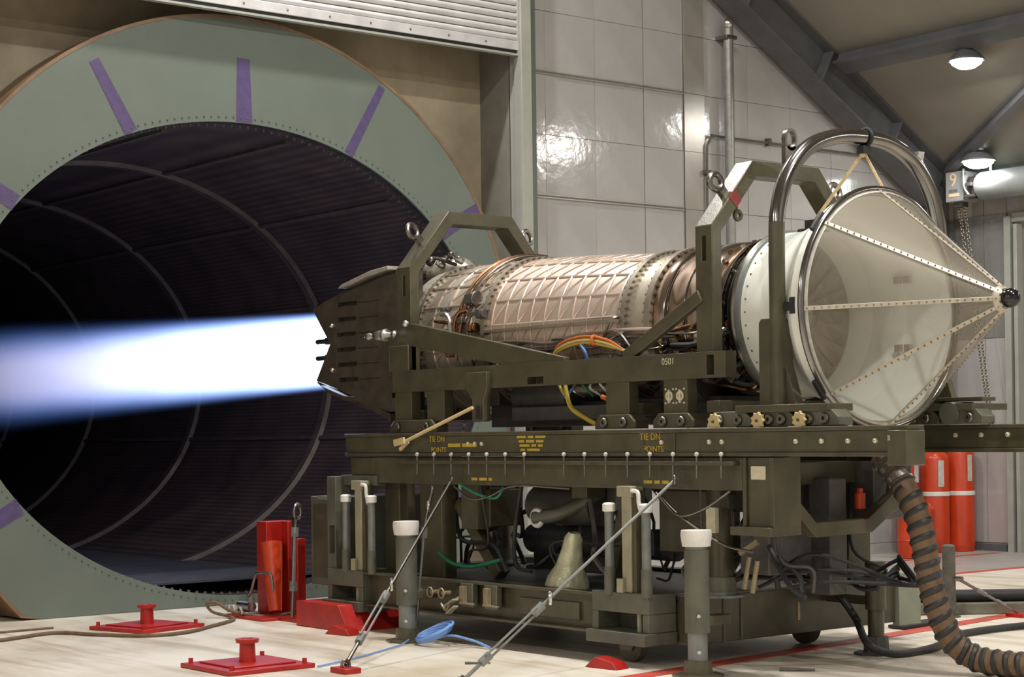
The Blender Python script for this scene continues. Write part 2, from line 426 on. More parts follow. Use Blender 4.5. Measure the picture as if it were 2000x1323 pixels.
while x < XF-.1:
    wpanel(x, min(x+1.3, XF), .1, 2.6, 'wallpanel'); wpanel(x, min(x+1.3, XF), 2.6, zt, 'sidewall'); x += 1.3
d2 = structure(thing('door_2', 'dark open doorway with pale steel posts in the side wall', 'door', (-3.6, YS, 0)))
pw = MB(); y2 = YS+2.6
pw.box(-4.60, -4.50, YS+.2, y2, 0, 4.2); pw.box(-2.30, -2.20, YS+.2, y2, 0, 4.2); pw.box(-4.60, -2.20, y2, y2+.1, 0, 4.2); pw.box(-4.60, -2.20, YS+.2, y2, 4.1, 4.2); pw.box(-4.60, -2.20, YS, y2, -.1, 0)
structure(pw.build('wall_passage', 'hall', smooth=False), 'unlit passage behind the doorway in the side wall', 'wall')
box(-4.55, -4.46, YS-.10, YS-.001, 0, 4.06).build('post', 'doorpost', d2, bevel=.004)
box(-4.40, -4.35, YS-.12, YS-.001, 0, 3.95).build('post', 'doorpost', d2, bevel=.004)
box(-4.46, -2.4, YS-.07, YS-.001, 3.98, 4.09).build('lintel', 'doorpost', d2, bevel=.004)
structure(box(-5.45, -4.6, YS-.06, YS-.013, 0, .09).build('baseboard_right', 'rafter', bevel=.004), 'dark skirting strip at the foot of the side wall', 'skirting')
# other two walls of the hall, behind the photographer
structure(box(XW, XF, YN-.2, YN, 0, roof_z(YN)).build('wall_left', 'hall'), 'near side wall of the hall', 'wall')
structure(MB().prism([(YN, 0), (YS, 0), (YS, roof_z(YS)), (RIDGE_Y, roof_z(RIDGE_Y)), (YN, roof_z(YN))], 'x', XF, XF+.2).build('wall_front', 'hall'), 'front wall of the hall', 'wall')

# roof
ceil = structure(MB().prism([(YS+.3, roof_z(YS+.3)), (RIDGE_Y, roof_z(RIDGE_Y)), (YN-.3, roof_z(YN-.3)), (YN-.3, roof_z(YN-.3)+.15), (RIDGE_Y, roof_z(RIDGE_Y)+.15), (YS+.3, roof_z(YS+.3)+.15)], 'x', XW-.3, XF+.2).build('ceiling', 'roof', recenter=False), 'tan insulated pitched roof lining', 'ceiling')
nrm = Vector((0, SLOPE, 1)).normalized(); dwn = Vector((0, 1, -SLOPE)).normalized()
def onroof(x, y, d): return Vector((x, y, roof_z(y)))-nrm*d
ntrim = [2]
def trim(label, cat='beam'):
    o = thing('trim_%d' % ntrim[0], label, cat, (0, 0, 0)); ntrim[0] += 1; o['kind'] = 'structure'; return o
# main rafter against the rear wall: I-beam web + two flanges
rf = trim('deep grey rafter descending along the rear wall to the eaves', 'rafter')
def roofbar(x0, x1, ya, yb, d0, d1, name, m_, par):
    vs = [onroof(x, y, d) for x in (x0, x1) for y in (ya, yb) for d in (d0, d1)]
    MB().add(vs, [(0, 1, 3, 2), (4, 6, 7, 5), (0, 4, 5, 1), (2, 3, 7, 6), (0, 2, 6, 4), (1, 5, 7, 3)]).build(name, m_, par, bevel=.004)
roofbar(-5.30, -5.26, -.3, 9.35, .02, .44, 'web', 'rafter', rf)
roofbar(-5.45, -5.11, -.3, 9.35, .002, .026, 'flange', 'rafter', rf)
roofbar(-5.45, -5.11, -.3, 9.35, .44, .465, 'flange', 'rafter', rf)
for y in (6.0, 7.2, 8.4):
    roofbar(-5.26, -5.12, y, y+.02, .026, .44, 'stiffener', 'rafter', rf)
for y in (7.36, 4.6, 1.8):
    p_ = trim('grey purlin running lengthwise under the roof' if y > 7 else 'grey purlin higher up the roof slope', 'purlin')
    roofbar(-5.10, XF-.02, y-.09, y+.09, .002, .16, 'channel', 'rafter', p_)
    roofbar(-5.10, XF-.02, y-.13, y-.09, .15, .175, 'lip', 'rafter', p_)
p_ = trim('thin eaves strut and conduit along the top of the side wall', 'strut')
roofbar(-5.10, XF-.02, 9.36, 9.46, .002, .1, 'channel', 'rafter', p_)
tube([(-5.1, 9.28, roof_z(9.28)-.14), (XF-.05, 9.28, roof_z(9.28)-.14)], .022, 8).build('conduit', 'conduit', p_)
p_ = trim('diagonal roof brace rising from the rear corner', 'brace')
a_, b_ = onroof(-5.06, 9.22, .10), onroof(-1.9, 7.56, .10)
bar(a_, b_, .10, .12, up=nrm).build('brace_bar', 'rafter', p_, bevel=.004)
bar(a_+Vector((.05, 0, .08)), b_+Vector((.05, 0, .08)), .16, .02, up=nrm).build('brace_flange', 'rafter', p_)
p_ = trim('dark corner column where rear and side walls meet', 'column')
box(-5.5, -5.36, 9.2, 9.36, 0, roof_z(9.36)-.1).build('column', 'rafter', p_, bevel=.004)
box(-5.35, -5.30, 9.12, 9.44, 0, roof_z(9.44)-.1).build('column_flange', 'rafter', p_, bevel=.004)

# pipes on the rear wall
pp = thing('wall_pipe', 'tall galvanised vertical pipe standing off the rear wall', 'pipe', (-5.42, 5.78, 0))
cyl((-5.42, 5.78, 0), (-5.42, 5.78, 6.05), .055).build('pipe', 'conduit', pp)
MB().sphere((-5.40, 5.76, 6.05), .06, 8).build('pipe_cap', 'steel', pp)
for z in (2.2, 4.1, 5.9):
    box(-5.545, -5.36, 5.70, 5.86, z-.02, z+.02).build('clamp', 'dsteel', pp, bevel=.003)
cc = thing('wall_conduit', 'thin brown conduit bent along the rear wall behind the yoke', 'conduit', (-5.5, 5.52, 3.9))
tube(catmull([(-5.50, 5.50, 3.6), (-5.50, 5.50, 4.55), (-5.50, 5.53, 4.72), (-5.50, 5.62, 4.80), (-5.50, 5.9, 4.80), (-5.50, 9.1, 4.80)], 6), .013, 8).build('pipe', 'pole', cc)
for y in (6.5, 7.3, 8.1): box(-5.545, -5.478, y-.02, y+.02, 4.77, 4.85).build('clip', 'dark', cc)
box(-5.545, -5.47, 5.46, 5.54, 4.36, 4.41).build('clip', 'dark', cc)

# ================================================================== EXHAUST TUBE
XA = -5.56
aug = thing('exhaust_tube', 'huge sage green ring-mouthed exhaust tube with dark perforated liner', 'exhaust tube', (XA, AC[0], 0))
n = 128
def ring_outer(t, R_):
    c_, s_ = math.cos(t), math.sin(t); d = R_
    if AC[1]+R_*s_ < .002: d = (AC[1]-.002)/(-s_)
    return AC[0]+d*c_, AC[1]+d*s_
mb = MB()
for k in range(n):
    t = 2*math.pi*k/n; oy, oz = ring_outer(t, AOUT); iy, iz = AC[0]+AIN[0]*math.cos(t), AC[1]+AIN[1]*math.sin(t)
    mb.v += [(XA, oy, oz), (XA, iy, iz), (XA-.10, iy, iz), (XA-.10, oy, oz)]
for k in range(n):
    a, b = 4*k, 4*((k+1) % n)
    mb.f += [(a, b, b+1, a+1), (a+1, b+1, b+2, a+2), (a+3, a+2, b+2, b+3)]
mb.build('mouth_ring', 'ringgreen', aug)
mb = MB()   # outer shell of the mouth
for k in range(n):
    t = 2*math.pi*k/n; oy, oz = ring_outer(t, AOUT); iy, iz = ring_outer(t, AOUT-.03)
    mb.v += [(XA+.004, oy, oz), (XA-.46, oy, oz), (XA+.004, iy, iz), (XA-.46, iy, iz)]
for k in range(n):
    a, b = 4*k, 4*((k+1) % n)
    mb.f += [(a, a+1, b+1, b), (a+2, b+2, b+3, a+3), (a, b, b+2, a+2), (a+1, a+3, b+3, b+1)]
mb.build('outer_rim', 'rim', aug)
XE = -19.0
mb = MB(); segs = [XA-.02, -7, -8.4, -10, -11.4, -13, -14.4, -16, XE]
for x in segs:
    for k in range(n):
        t = 2*math.pi*k/n; mb.v.append((x, AC[0]+AIN[0]*math.cos(t), AC[1]+AIN[1]*math.sin(t)))
for i in range(len(segs)-1):
    for k in range(n): mb.f.append((i*n+k, i*n+(k+1) % n, (i+1)*n+(k+1) % n, (i+1)*n+k))
mb.f.append(tuple((len(segs)-1)*n+k for k in range(n)))
mb.build('liner', 'liner', aug)
def oval(x, s, t): return (x, AC[0]+(AIN[0]-s)*math.cos(t), AC[1]+(AIN[1]-s)*math.sin(t))
for x in (-8.4, -11.4, -14.4, -17.2):
    mb = MB(); q = [(x-.07, 0), (x-.05, .045), (x+.05, .045), (x+.07, 0)]
    for k in range(n):
        t = 2*math.pi*k/n; mb.v += [oval(px, s, t) for px, s in q]
    for k in range(n):
        a, b = 4*k, 4*((k+1) % n); mb.f += [(a+i, b+i, b+i+1, a+i+1) for i in range(3)]
    mb.build('seam_ring', 'seam', aug)
for t in (20, 48, 76, 104, 134, 160, 200, 340):
    t = R(t); mb = MB(); dt = .014
    for x in (XA-.3, XE+.05):
        mb.v += [oval(x, 0, t-dt), oval(x, .03, t-dt*.7), oval(x, .03, t+dt*.7), oval(x, 0, t+dt)]
    mb.f = [(0, 1, 5, 4), (1, 2, 6, 5), (2, 3, 7, 6), (0, 3, 2, 1)]
    mb.build('long_seam', 'seam', aug)
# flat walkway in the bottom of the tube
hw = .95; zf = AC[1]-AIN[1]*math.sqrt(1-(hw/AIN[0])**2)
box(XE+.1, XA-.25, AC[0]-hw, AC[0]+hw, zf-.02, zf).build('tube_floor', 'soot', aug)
# rivets round the mouth and purple stripes
mb = MB()
for k in range(230):
    t = 2*math.pi*k/230; c_ = oval(XA, -.045, t)
    mb.lathe([(0, .011), (.006, .008), (.008, .001)], c_, (1, 0, 0), 6)
mb.build('mouth_rivets', 'rivet', aug, kind='stuff')
mb = MB()
for k in range(200):
    t = 2*math.pi*(k+.5)/200; c_ = oval(XA-.16, .0, t); e_ = oval(XA-.16, .02, t)
    mb.cyl(c_, e_, .018, .012, 6)
mb.build('lip_studs', 'dark', aug, kind='stuff')
for k, (deg, w_) in enumerate([(30, .15), (60, .10), (90, .17), (120, .13), (150, .15), (210, .15), (330, .15), (0, .15)]):
    t = R(deg); c_, s_ = math.cos(t), math.sin(t)
    ri = 1/math.sqrt((c_/AIN[0])**2+(s_/AIN[1])**2); ro = {90: 2.74, 120: 2.95, 60: 3.05}.get(deg, AOUT-.01)
    if ro < ri+.05: continue
    a, b = -s_, c_
    P = [(AC[0]+c_*d+a*h, AC[1]+s_*d+b*h) for d, h in ((ri+.01, -w_/2), (ro, -w_*.38), (ro, w_*.38), (ri+.01, w_/2))]
    MB().prism(P, 'x', XA+.0005, XA+.003).build('purple_stripe', 'purple', aug)
tag(aug)

# ================================================================== FLAME
def mat_flame():
    m_, N, L = nt('afterburner_flame')
    for q in list(N): N.remove(q)
    out = N.new('ShaderNodeOutputMaterial'); em = N.new('ShaderNodeEmission'); L.new(em.outputs[0], out.inputs['Volume'])
    tc = N.new('ShaderNodeTexCoord'); sp = N.new('ShaderNodeSeparateXYZ'); L.new(tc.outputs['Object'], sp.inputs[0])
    def math_(op, a, b=None, c=None, cl=False):
        q = N.new('ShaderNodeMath'); q.operation = op; q.use_clamp = cl
        for i, val in enumerate((a, b, c)):
            if val is None: continue
            if isinstance(val, (int, float)): q.inputs[i].default_value = val
            else: L.new(val, q.inputs[i])
        return q.outputs[0]
    x, y, z = sp.outputs
    t = math_('MULTIPLY', x, -1.0)                       # metres downstream of the nozzle
    hh = math_('MULTIPLY_ADD', t, .018, .305); hw_ = math_('MULTIPLY_ADD', t, .018, .40)
    ry = math_('DIVIDE', y, hw_); rz = math_('DIVIDE', z, hh)
    rr = math_('SQRT', math_('ADD', math_('MULTIPLY', ry, ry), math_('MULTIPLY', rz, rz)))
    # edge softness grows downstream
    soft = math_('MULTIPLY_ADD', t, .065, .10)
    e = N.new('ShaderNodeMapRange'); e.interpolation_type = 'SMOOTHERSTEP'
    L.new(rr, e.inputs[0]); L.new(math_('SUBTRACT', 1.0, soft), e.inputs[1]); L.new(math_('ADD', 1.0, soft), e.inputs[2])
    e.inputs[3].default_value = 1; e.inputs[4].default_value = 0
    fall = N.new('ShaderNodeValToRGB'); cr = fall.color_ramp
    L.new(math_('DIVIDE', t, 11.0), fall.inputs[0])
    cr.elements[0].position = 0; cr.elements[0].color = (1, 1, 1, 1)
    cr.elements[1].position = 1; cr.elements[1].color = (0, 0, 0, 1)
    for pos, val in ((.10, .74), (.22, .44), (.32, .27), (.42, .165), (.55, .09), (.75, .035)):
        q = cr.elements.new(pos); q.color = (val, val, val, 1)
    col = N.new('ShaderNodeValToRGB'); L.new(math_('DIVIDE', t, 11.0), col.inputs[0]); cc_ = col.color_ramp
    cc_.elements[0].position = 0; cc_.elements[0].color = (.72, .86, 1, 1)
    cc_.elements[1].position = .8; cc_.elements[1].color = (.66, .62, .86, 1)
    q = cc_.elements.new(.35); q.color = (.78, .82, 1, 1)
    q = cc_.elements.new(.55); q.color = (.68, .66, .90, 1)
    # bluer towards the edge
    edge = N.new('ShaderNodeMix'); edge.data_type = 'RGBA'; edge.inputs[7].default_value = (.16, .34, 1, 1)
    L.new(math_('MULTIPLY', math_('SUBTRACT', rr, .45), 1.3, cl=True), edge.inputs[0]); L.new(col.outputs[0], edge.inputs[6])
    L.new(edge.outputs[2], em.inputs[0])
    n_ = N.new('ShaderNodeTexNoise'); n_.inputs['Scale'].default_value = 1.3; mp = N.new('ShaderNodeMapping'); mp.inputs['Scale'].default_value = (.6, 1.6, 1.6)
    L.new(tc.outputs['Object'], mp.inputs[0]); L.new(mp.outputs[0], n_.inputs['Vector'])
    st = math_('MULTIPLY', math_('MULTIPLY', e.outputs[0], fall.outputs[0]), math_('MULTIPLY_ADD', n_.outputs['Fac'], .8, .6))
    L.new(math_('MULTIPLY', st, 8.5), em.inputs[1])
    return m_
FX0 = -4.06
mb = MB(); prof = [(0, .0)]
fl = MB()
rings = []
for x in (0, .3, 1, 2, 4, 6, 8, 11):
    s_ = .10+.065*x; k_ = 1+min(s_, .75)
    rings.append((x, (.40+.018*x)*k_, (.305+.018*x)*k_))
for x, a, b in rings:
    for k in range(24):
        t = 2*math.pi*k/24; fl.v.append((FX0-x, a*math.cos(t), 2.27+b*math.sin(t)))
for i in range(len(rings)-1):
    for k in range(24): fl.f.append((i*24+k, i*24+(k+1) % 24, (i+1)*24+(k+1) % 24, (i+1)*24+k))
fl.f += [tuple(range(24)), tuple((len(rings)-1)*24+k for k in range(24))]
fo = fl.build('exhaust_flame', mat_flame(), recenter=False)
for q in fo.data.vertices: q.co -= Vector((FX0, 0, 2.27))
fo.location = (FX0, 0, 2.27)
tag(fo, 'blinding white and blue afterburner flame shooting into the dark tube', 'flame')

# ================================================================== JET ENGINE
EZ = 2.25
eng = thing('jet_engine', 'silver and copper toned jet engine with ribbed duct and flat nozzle', 'jet engine', (-1.5, 0, 1.75))
ax = (1, 0, 0)
def shell(prof, m_, name, n=64, parent=eng):
    return MB().lathe([(x, rd) for x, rd in prof], (0, 0, EZ), ax, n).build(name, m_, parent)
RB = lambda x: .60-.118*((x+2.15)/1.57)*1.0 if False else (.568+(.49-.568)*(x+1.70)/1.42+.010*math.sin(math.pi*min(1, max(0, (x+1.70)/1.42))))
# main ribbed duct
DX0, DX1 = -1.70, -.28
prof = [(DX0+i*(DX1-DX0)/12, RB(DX0+i*(DX1-DX0)/12)) for i in range(13)]
shell(prof, 'titan', 'ribbed_duct')
NL = 19; DPHI = 2*math.pi/NL; NCc = 9
def surf(x, phi, up=0):
    rd = RB(x)+up; return (x, -rd*math.cos(phi), EZ+rd*math.sin(phi))   # phi 0 = camera side, 90 = top
xs = [DX0+.06+i*(DX1-DX0-.12)/NCc for i in range(NCc+1)]
for i in range(-3, 10):     # long ribs over the visible half and the top
    phi = .10+i*DPHI
    tube([surf(x, phi, .003) for x in xs], .0085, 6).build('rib', 'ribm', eng)
for x in xs:
    tube([surf(x, .10+k*DPHI/3, .003) for k in range(-9, 28)], .0085, 6).build('rib', 'ribm', eng)
for d in range(-3-NCc, 10):
    P = []
    for j in range(NCc*3+1):
        ph = d+j/3
        if -3 <= ph <= 9: P.append(surf(xs[0]+(xs[-1]-xs[0])*j/(NCc*3), .10+ph*DPHI, .002))
    if len(P) > 2: tube(P, .0065, 6).build('rib', 'ribm', eng)
# horizontal split flange along the duct
MB().box(DX0-.02, DX1, -.60, -.54, 2.255, 2.275).build('split_flange', 'flange', eng)
MB().box(DX0-.02, DX1, .54, .60, 2.255, 2.275).build('split_flange', 'flange', eng)
def flange(x, rd, w_=.022, nb=64, h=.028, m_='flange'):
    MB().lathe([(x-w_, rd-.02), (x-w_, rd+h), (x+w_, rd+h), (x+w_, rd-.02)], (0, 0, EZ), ax, 64).build('flange_ring', m_, eng)
    mb = MB()
    for k in range(nb):
        t = 2*math.pi*k/nb; c_, s_ = math.cos(t), math.sin(t); q = rd+h*.55
        mb.cyl((x-w_-.016, c_*q, EZ+s_*q), (x+w_+.016, c_*q, EZ+s_*q), .0105, n=6)
    mb.build('flange_bolts', 'bolt', eng, kind='stuff')
flange(DX0-.015, .572); flange(DX1+.015, .492); flange(-.02, .49, .03, 52, .03); flange(-2.54, .578, .02, 70)
# section between the two front flanges and the polished fan duct
shell([(DX1+.03, .487), (-.15, .480), (-.04, .484)], 'titan2', 'spacer_ring')
pf = [(x+.40, r_) for x, r_ in [(-.40, .49), (-.36, .505), (-.30, .500), (-.27, .487), (-.22, .502), (-.15, .508), (-.08, .497), (-.05, .510), (.02, .513), (.10, .507), (.16, .50), (.20, .475)]]
shell(pf, 'bronze', 'fan_duct')
for x in (.13, .32): MB().torus((x, 0, EZ), ax, .500, .008, 64, 8).build('band_clamp', 'chrome', eng)
# front casing crowded with tubes
shell([(.50, .47), (.60, .46), (.80, .46)], 'dark', 'front_case')
# rear section
shell([(-2.80, .52), (-2.76, .577), (-2.4, .579), (-1.72, .568)], 'titan2', 'rear_duct')
for i in range(-2, 9):
    phi = .1+i*2*math.pi/20
    P = [(x, -(rd+.004)*math.cos(phi), EZ+(rd+.004)*math.sin(phi)) for x, rd in ((-2.51, .581), (-2.1, .576), (-1.73, .571))]
    tube(P, .008, 6).build('rib', 'ribm', eng)
    Q = []
    for j in range(9):
        x = -2.51+j*.0975; ph = phi+j*2*math.pi/20/2.5; rd = .583-.009*(j/8)
        Q.append((x, -rd*math.cos(ph), EZ+rd*math.sin(ph)))
    tube(Q, .007, 6).build('rib', 'ribm', eng)
for x in (-2.36, -2.20, -2.04, -1.88):
    MB().torus((x, 0, EZ), ax, .578, .009, 64, 6).build('rib', 'ribm', eng)
# tubing wound over the rear duct
def wrap(x0, x1, r0, p0, p1, rad, m_, nm='fuel_pipe', k=14):
    P = [(x0+(x1-x0)*i/k, -r0*math.cos(p0+(p1-p0)*i/k), EZ+r0*math.sin(p0+(p1-p0)*i/k)) for i in range(k+1)]
    return tube(P, rad, 8).build(nm, m_, eng)
wrap(-1.98, -1.80, .615, -.2, 1.75, .016, 'brownpipe'); wrap(-2.04, -1.88, .62, -.3, 1.7, .013, 'brownpipe')
wrap(-1.91, -1.78, .612, .3, 1.9, .010, 'dsteel'); wrap(-2.28, -2.00, .625, .20, .14, .014, 'brownpipe')
tube(catmull([(-2.20, -.61, 2.42), (-2.12, -.62, 2.41), (-2.07, -.625, 2.34), (-2.06, -.625, 2.16)], 6), .018, 8).build('fuel_pipe', 'steel', eng)
tube(catmull([(-1.88, -.61, 2.44), (-1.96, -.62, 2.42), (-2.01, -.625, 2.34), (-2.02, -.625, 2.16)], 6), .018, 8).build('fuel_pipe', 'brownpipe', eng)
tube(catmull([(-1.86, -.62, 2.16), (-1.85, -.63, 2.33), (-1.80, -.62, 2.40), (-1.70, -.60, 2.42)], 6), .014, 8).build('fuel_pipe', 'dsteel', eng)
for (x, z, dx, dz, m_) in ((-1.94, 2.36, .06, .05, 'dsteel'), (-1.82, 2.30, .05, .06, 'brownpipe'), (-1.73, 2.40, .045, .06, 'dark'), (-1.88, 2.52, .05, .10, 'dsteel'), (-2.10, 2.12, .05, .05, 'brownpipe'), (-2.20, 2.46, .04, .025, 'dark')):
    y = -math.sqrt(max(.05, .59**2-(z-EZ)**2))
    mb = MB(); mb.cyl((x-dx, y-.02, z), (x+dx, y-.02, z), dz*.6, n=10); mb.box(x-dx*.5, x+dx*.5, y-.06, y+.03, z-dz*.5, z+dz*.5); mb.build('bracket', m_, eng, bevel=.004)
# actuator cluster on the top rear
pod = MB().lathe([(-3.55, .02), (-3.45, .13), (-3.1, .16), (-2.75, .13), (-2.60, .02)], (0, .02, 2.80), ax, 24).build('top_fairing', 'titan2', eng)
for k in range(14):
    x = -3.3+k*.055; y = -.12+random.uniform(-.04, .05); z = 2.88+random.uniform(-.02, .05)
    MB().lathe([(0, .028), (.03, .028), (.04, .018), (.06, .018)], (x, y, z), (random.uniform(-.5, .5), -1, .4), 10).build('fitting', random.choice(['dsteel', 'steel', 'dark']), pod)
tube(catmull([(-3.4, -.14, 2.84), (-3.1, -.2, 2.90), (-2.9, -.17, 2.93), (-2.66, -.12, 2.86)], 6), .014, 8).build('harness', 'dark', pod)

# flat two-dimensional nozzle
noz = MB()
side = [(-4.22, 2.58), (-4.02, 2.645), (-3.12, 2.79), (-2.72, 2.80), (-2.72, 1.70), (-3.12, 1.70), (-4.04, 1.95), (-4.18, 1.98), (-3.96, 2.28)]
side = [(x+.05, z) for x, z in side]
near_side = MB().prism(side, 'y', -.51, -.44).build('nozzle_side', 'nozzle', eng)
MB().prism(side, 'y', .44, .51).build('nozzle_side', 'nozzle', eng, bevel=.006)
upper = [(-4.24, 2.565), (-4.05, 2.66), (-3.5, 2.80), (-3.05, 2.84), (-3.05, 2.78), (-3.5, 2.72), (-4.1, 2.59), (-4.24, 2.55)]
MB().prism(upper, 'y', -.43, .43).build('nozzle_flap', 'nozzle', eng)
lower = [(x, 2*2.265-z) for x, z in upper]
MB().prism(lower, 'y', -.43, .43).build('nozzle_flap', 'nozzle', eng)
MB().prism([(-3.78, 2.735), (-3.72, 2.765), (-3.30, 2.845), (-3.05, 2.865), (-3.05, 2.835), (-3.35, 2.80), (-3.60, 2.75)], 'y', -.515, -.30).build('flap_fairing', 'flappale', eng, bevel=.004)
MB().prism([(-4.10, 1.94), (-3.72, 1.80), (-3.52, 1.79), (-3.05, 1.62), (-3.05, 1.68), (-3.5, 1.83), (-3.72, 1.84)], 'y', -.50, -.30).build('flap_fairing', 'nozzle', eng)
mb = MB().prism([(-3.95, 2.02), (-3.05, 1.80), (-3.05, 2.70), (-3.95, 2.54)], 'y', -.38, .38)
mb.build('nozzle_throat', 'nozzle', eng)
slots = []
for k in range(6):
    z = 2.60-k*.125; x0 = -3.86+abs(k-2.4)*.012
    slots.append((x0+.05, x0+.33, -.53, -.455, z-.018, z+.018)); slots.append((x0+.35, x0+.65, -.53, -.50, z-.004, z+.004))
cut(near_side, slots)
for z in (2.31, 2.17):
    mb = MB(); mb.cyl((-3.94, -.47, z), (-4.03, -.47, z), .030, n=10); mb.cyl((-4.03, -.47, z), (-4.17, -.47, z), .021, n=10)
    mb.build('probe', 'black', eng)
for z in (2.43, 2.06): MB().sphere((-3.87, -.515, z), .02, 6).build('pivot_bolt', 'steel', eng)

# accessories hung under the casing
def acc(mb, nm, m_): return mb.build(nm, m_, eng, bevel=.006)
acc(MB().box(-2.2, .1, -.22, .30, 1.72, 1.95), 'gearbox', 'dark')
acc(MB().cyl((-1.55, -.34, 1.78), (-.95, -.34, 1.78), .13, n=20), 'oil_tank', 'dark')
acc(MB().cyl((-.85, -.36, 1.83), (-.45, -.36, 1.83), .10, n=20), 'pump', 'dsteel')
acc(MB().cyl((.0, -.30, 1.82), (.34, -.30, 1.82), .12, n=20), 'starter', 'dark')
acc(MB().box(-2.1, -1.75, -.42, -.2, 1.72, 1.92), 'control_unit', 'dark')
acc(MB().box(-.35, .0, -.46, -.2, 1.85, 2.0), 'control_unit', 'dark')
cols = ['dsteel', 'dark', 'brownpipe', 'dark', 'dsteel', 'steel']
for k in range(46):
    x0 = random.uniform(-2.1, .5); L_ = random.uniform(.15, .6); rr = random.uniform(.50, .58)
    p0 = random.uniform(-.95, -.12); p1 = p0+random.uniform(-.35, .25)
    x1 = min(.70, x0+L_)
    P = [(x0, -rr*math.cos(p0), EZ+rr*math.sin(p0)), ((x0+x1)/2, -(rr+.02)*math.cos(p0), EZ+(rr+.02)*math.sin(p0)), (x1, -rr*math.cos(p1), EZ+rr*math.sin(p1)), (x1+.02, -.36*math.cos(p1), EZ+.36*math.sin(p1))]
    tube(catmull(P, 5), random.choice([.007, .009, .012, .016]), 6).build('line', random.choice(cols), eng)
for k in range(26):
    x = random.uniform(-2.1, .75); p0 = random.uniform(-1.0, -.18); rr = .52
    c_ = Vector((x, -rr*math.cos(p0), EZ+rr*math.sin(p0))); d = Vector((random.uniform(-.6, .6), -math.cos(p0), math.sin(p0)))
    MB().lathe([(0, .030), (.03, .030), (.035, .018), (.06, .018), (.065, .026), (.08, .026)], c_, d, 8).build('fitting', random.choice(['dsteel', 'dark', 'steel', 'brownpipe']), eng)
acc(MB().box(-2.0, .45, -.30, .40, 1.56, 1.74), 'gap_filler_box', 'dark')  # added filler, no real part: keeps the gap above the rail dark
acc(MB().box(-1.5, -.3, -.5, -.3, 1.60, 1.70), 'gap_filler_slab', 'dark')  # second added block, darkens the near side of that gap
# long pipe pair just under the split flange
for dz, m_ in ((0, 'ribm'), (.05, 'dsteel')):
    tube(catmull([(-2.1, -.565, 2.19-dz), (-1.4, -.56, 2.18-dz), (-1.0, -.545, 2.15-dz), (-.7, -.54, 2.19-dz), (-.2, -.53, 2.20-dz), (.25, -.52, 2.18-dz)], 8), .012, 8).build('line', m_, eng)
# coloured harness loops
for k, (m_, dz, rr) in enumerate((('wgold', 0, .011), ('worange', .022, .010), ('wyellow', -.02, .009))):
    tube(catmull([(-.95+.03*k, -.62, 1.97), (-.78, -.64, 2.10+dz), (-.52, -.645, 2.145+dz), (-.28, -.64, 2.11+dz), (-.12, -.62, 2.05), (-.02, -.58, 2.0)], 8), rr, 8).build('wire', m_, eng)
MB().torus((-.40, -.645, 2.135), (1, 0, 0), .03, .012, 16, 8).build('cable_tie', 'worange', eng)
tube(catmull([(-.60, -.60, 2.11), (-.54, -.61, 2.06), (-.53, -.60, 2.0)], 6), .012, 8).build('wire', 'wblue', eng)
tube(catmull([(-.78, -.60, 1.90), (-.73, -.62, 1.78), (-.66, -.64, 1.68), (-.45, -.68, 1.60), (-.28, -.72, 1.555)], 8), .016, 8).build('wire', 'wyellow', eng)
tube(catmull([(-.88, -.58, 1.88), (-.80, -.60, 1.80), (-.75, -.58, 1.72)], 8), .012, 8).build('wire', 'wyellow', eng)
tube(catmull([(-.84, -.57, 1.80), (-.76, -.60, 1.77), (-.70, -.58, 1.82)], 6), .012, 8).build('wire', 'wblue', eng)
tube(catmull([(-.38, -.60, 1.75), (-.30, -.62, 1.74), (-.24, -.62, 1.80), (-.20, -.60, 1.86)], 6), .017, 8).build('wire', 'worange', eng)
tube(catmull([(-.30, -.62, 1.74), (-.27, -.63, 1.68)], 4), .016, 8).build('wire', 'worange', eng)
for k in range(7):
    x = -.75+k*.09
    tube(catmull([(x, -.5, 1.88), (x+.04, -.58, 1.84+random.uniform(-.04, .04)), (x+.07, -.5, 1.76)], 5), .008, 6).build('wire', random.choice(['label', 'steel', 'wgreen', 'capwhite']), eng)
# tubes and fittings round the front casing
for k in range(46):
    phi = -.9+k*.065; x = random.uniform(.56, .76); rr = .465
    c_ = Vector((x, -rr*math.cos(phi), EZ+rr*math.sin(phi)))
    MB().lathe([(0, .026), (.025, .026), (.03, .016), (.05, .016)], c_-Vector((.02, 0, 0)), (random.uniform(-.4, .4), -math.cos(phi), math.sin(phi)), 8).build('fitting', random.choice(['steel', 'dsteel', 'steel', 'brownpipe', 'bronze']), eng)
for k in range(5):
    wrap(.58+k*.035, .60+k*.035, .485+.012*(k % 3), -.8+.1*k, 1.5+.05*k, .010+.004*(k % 2), ['steel', 'brownpipe', 'dsteel', 'chrome', 'dsteel'][k], 'line', 18)

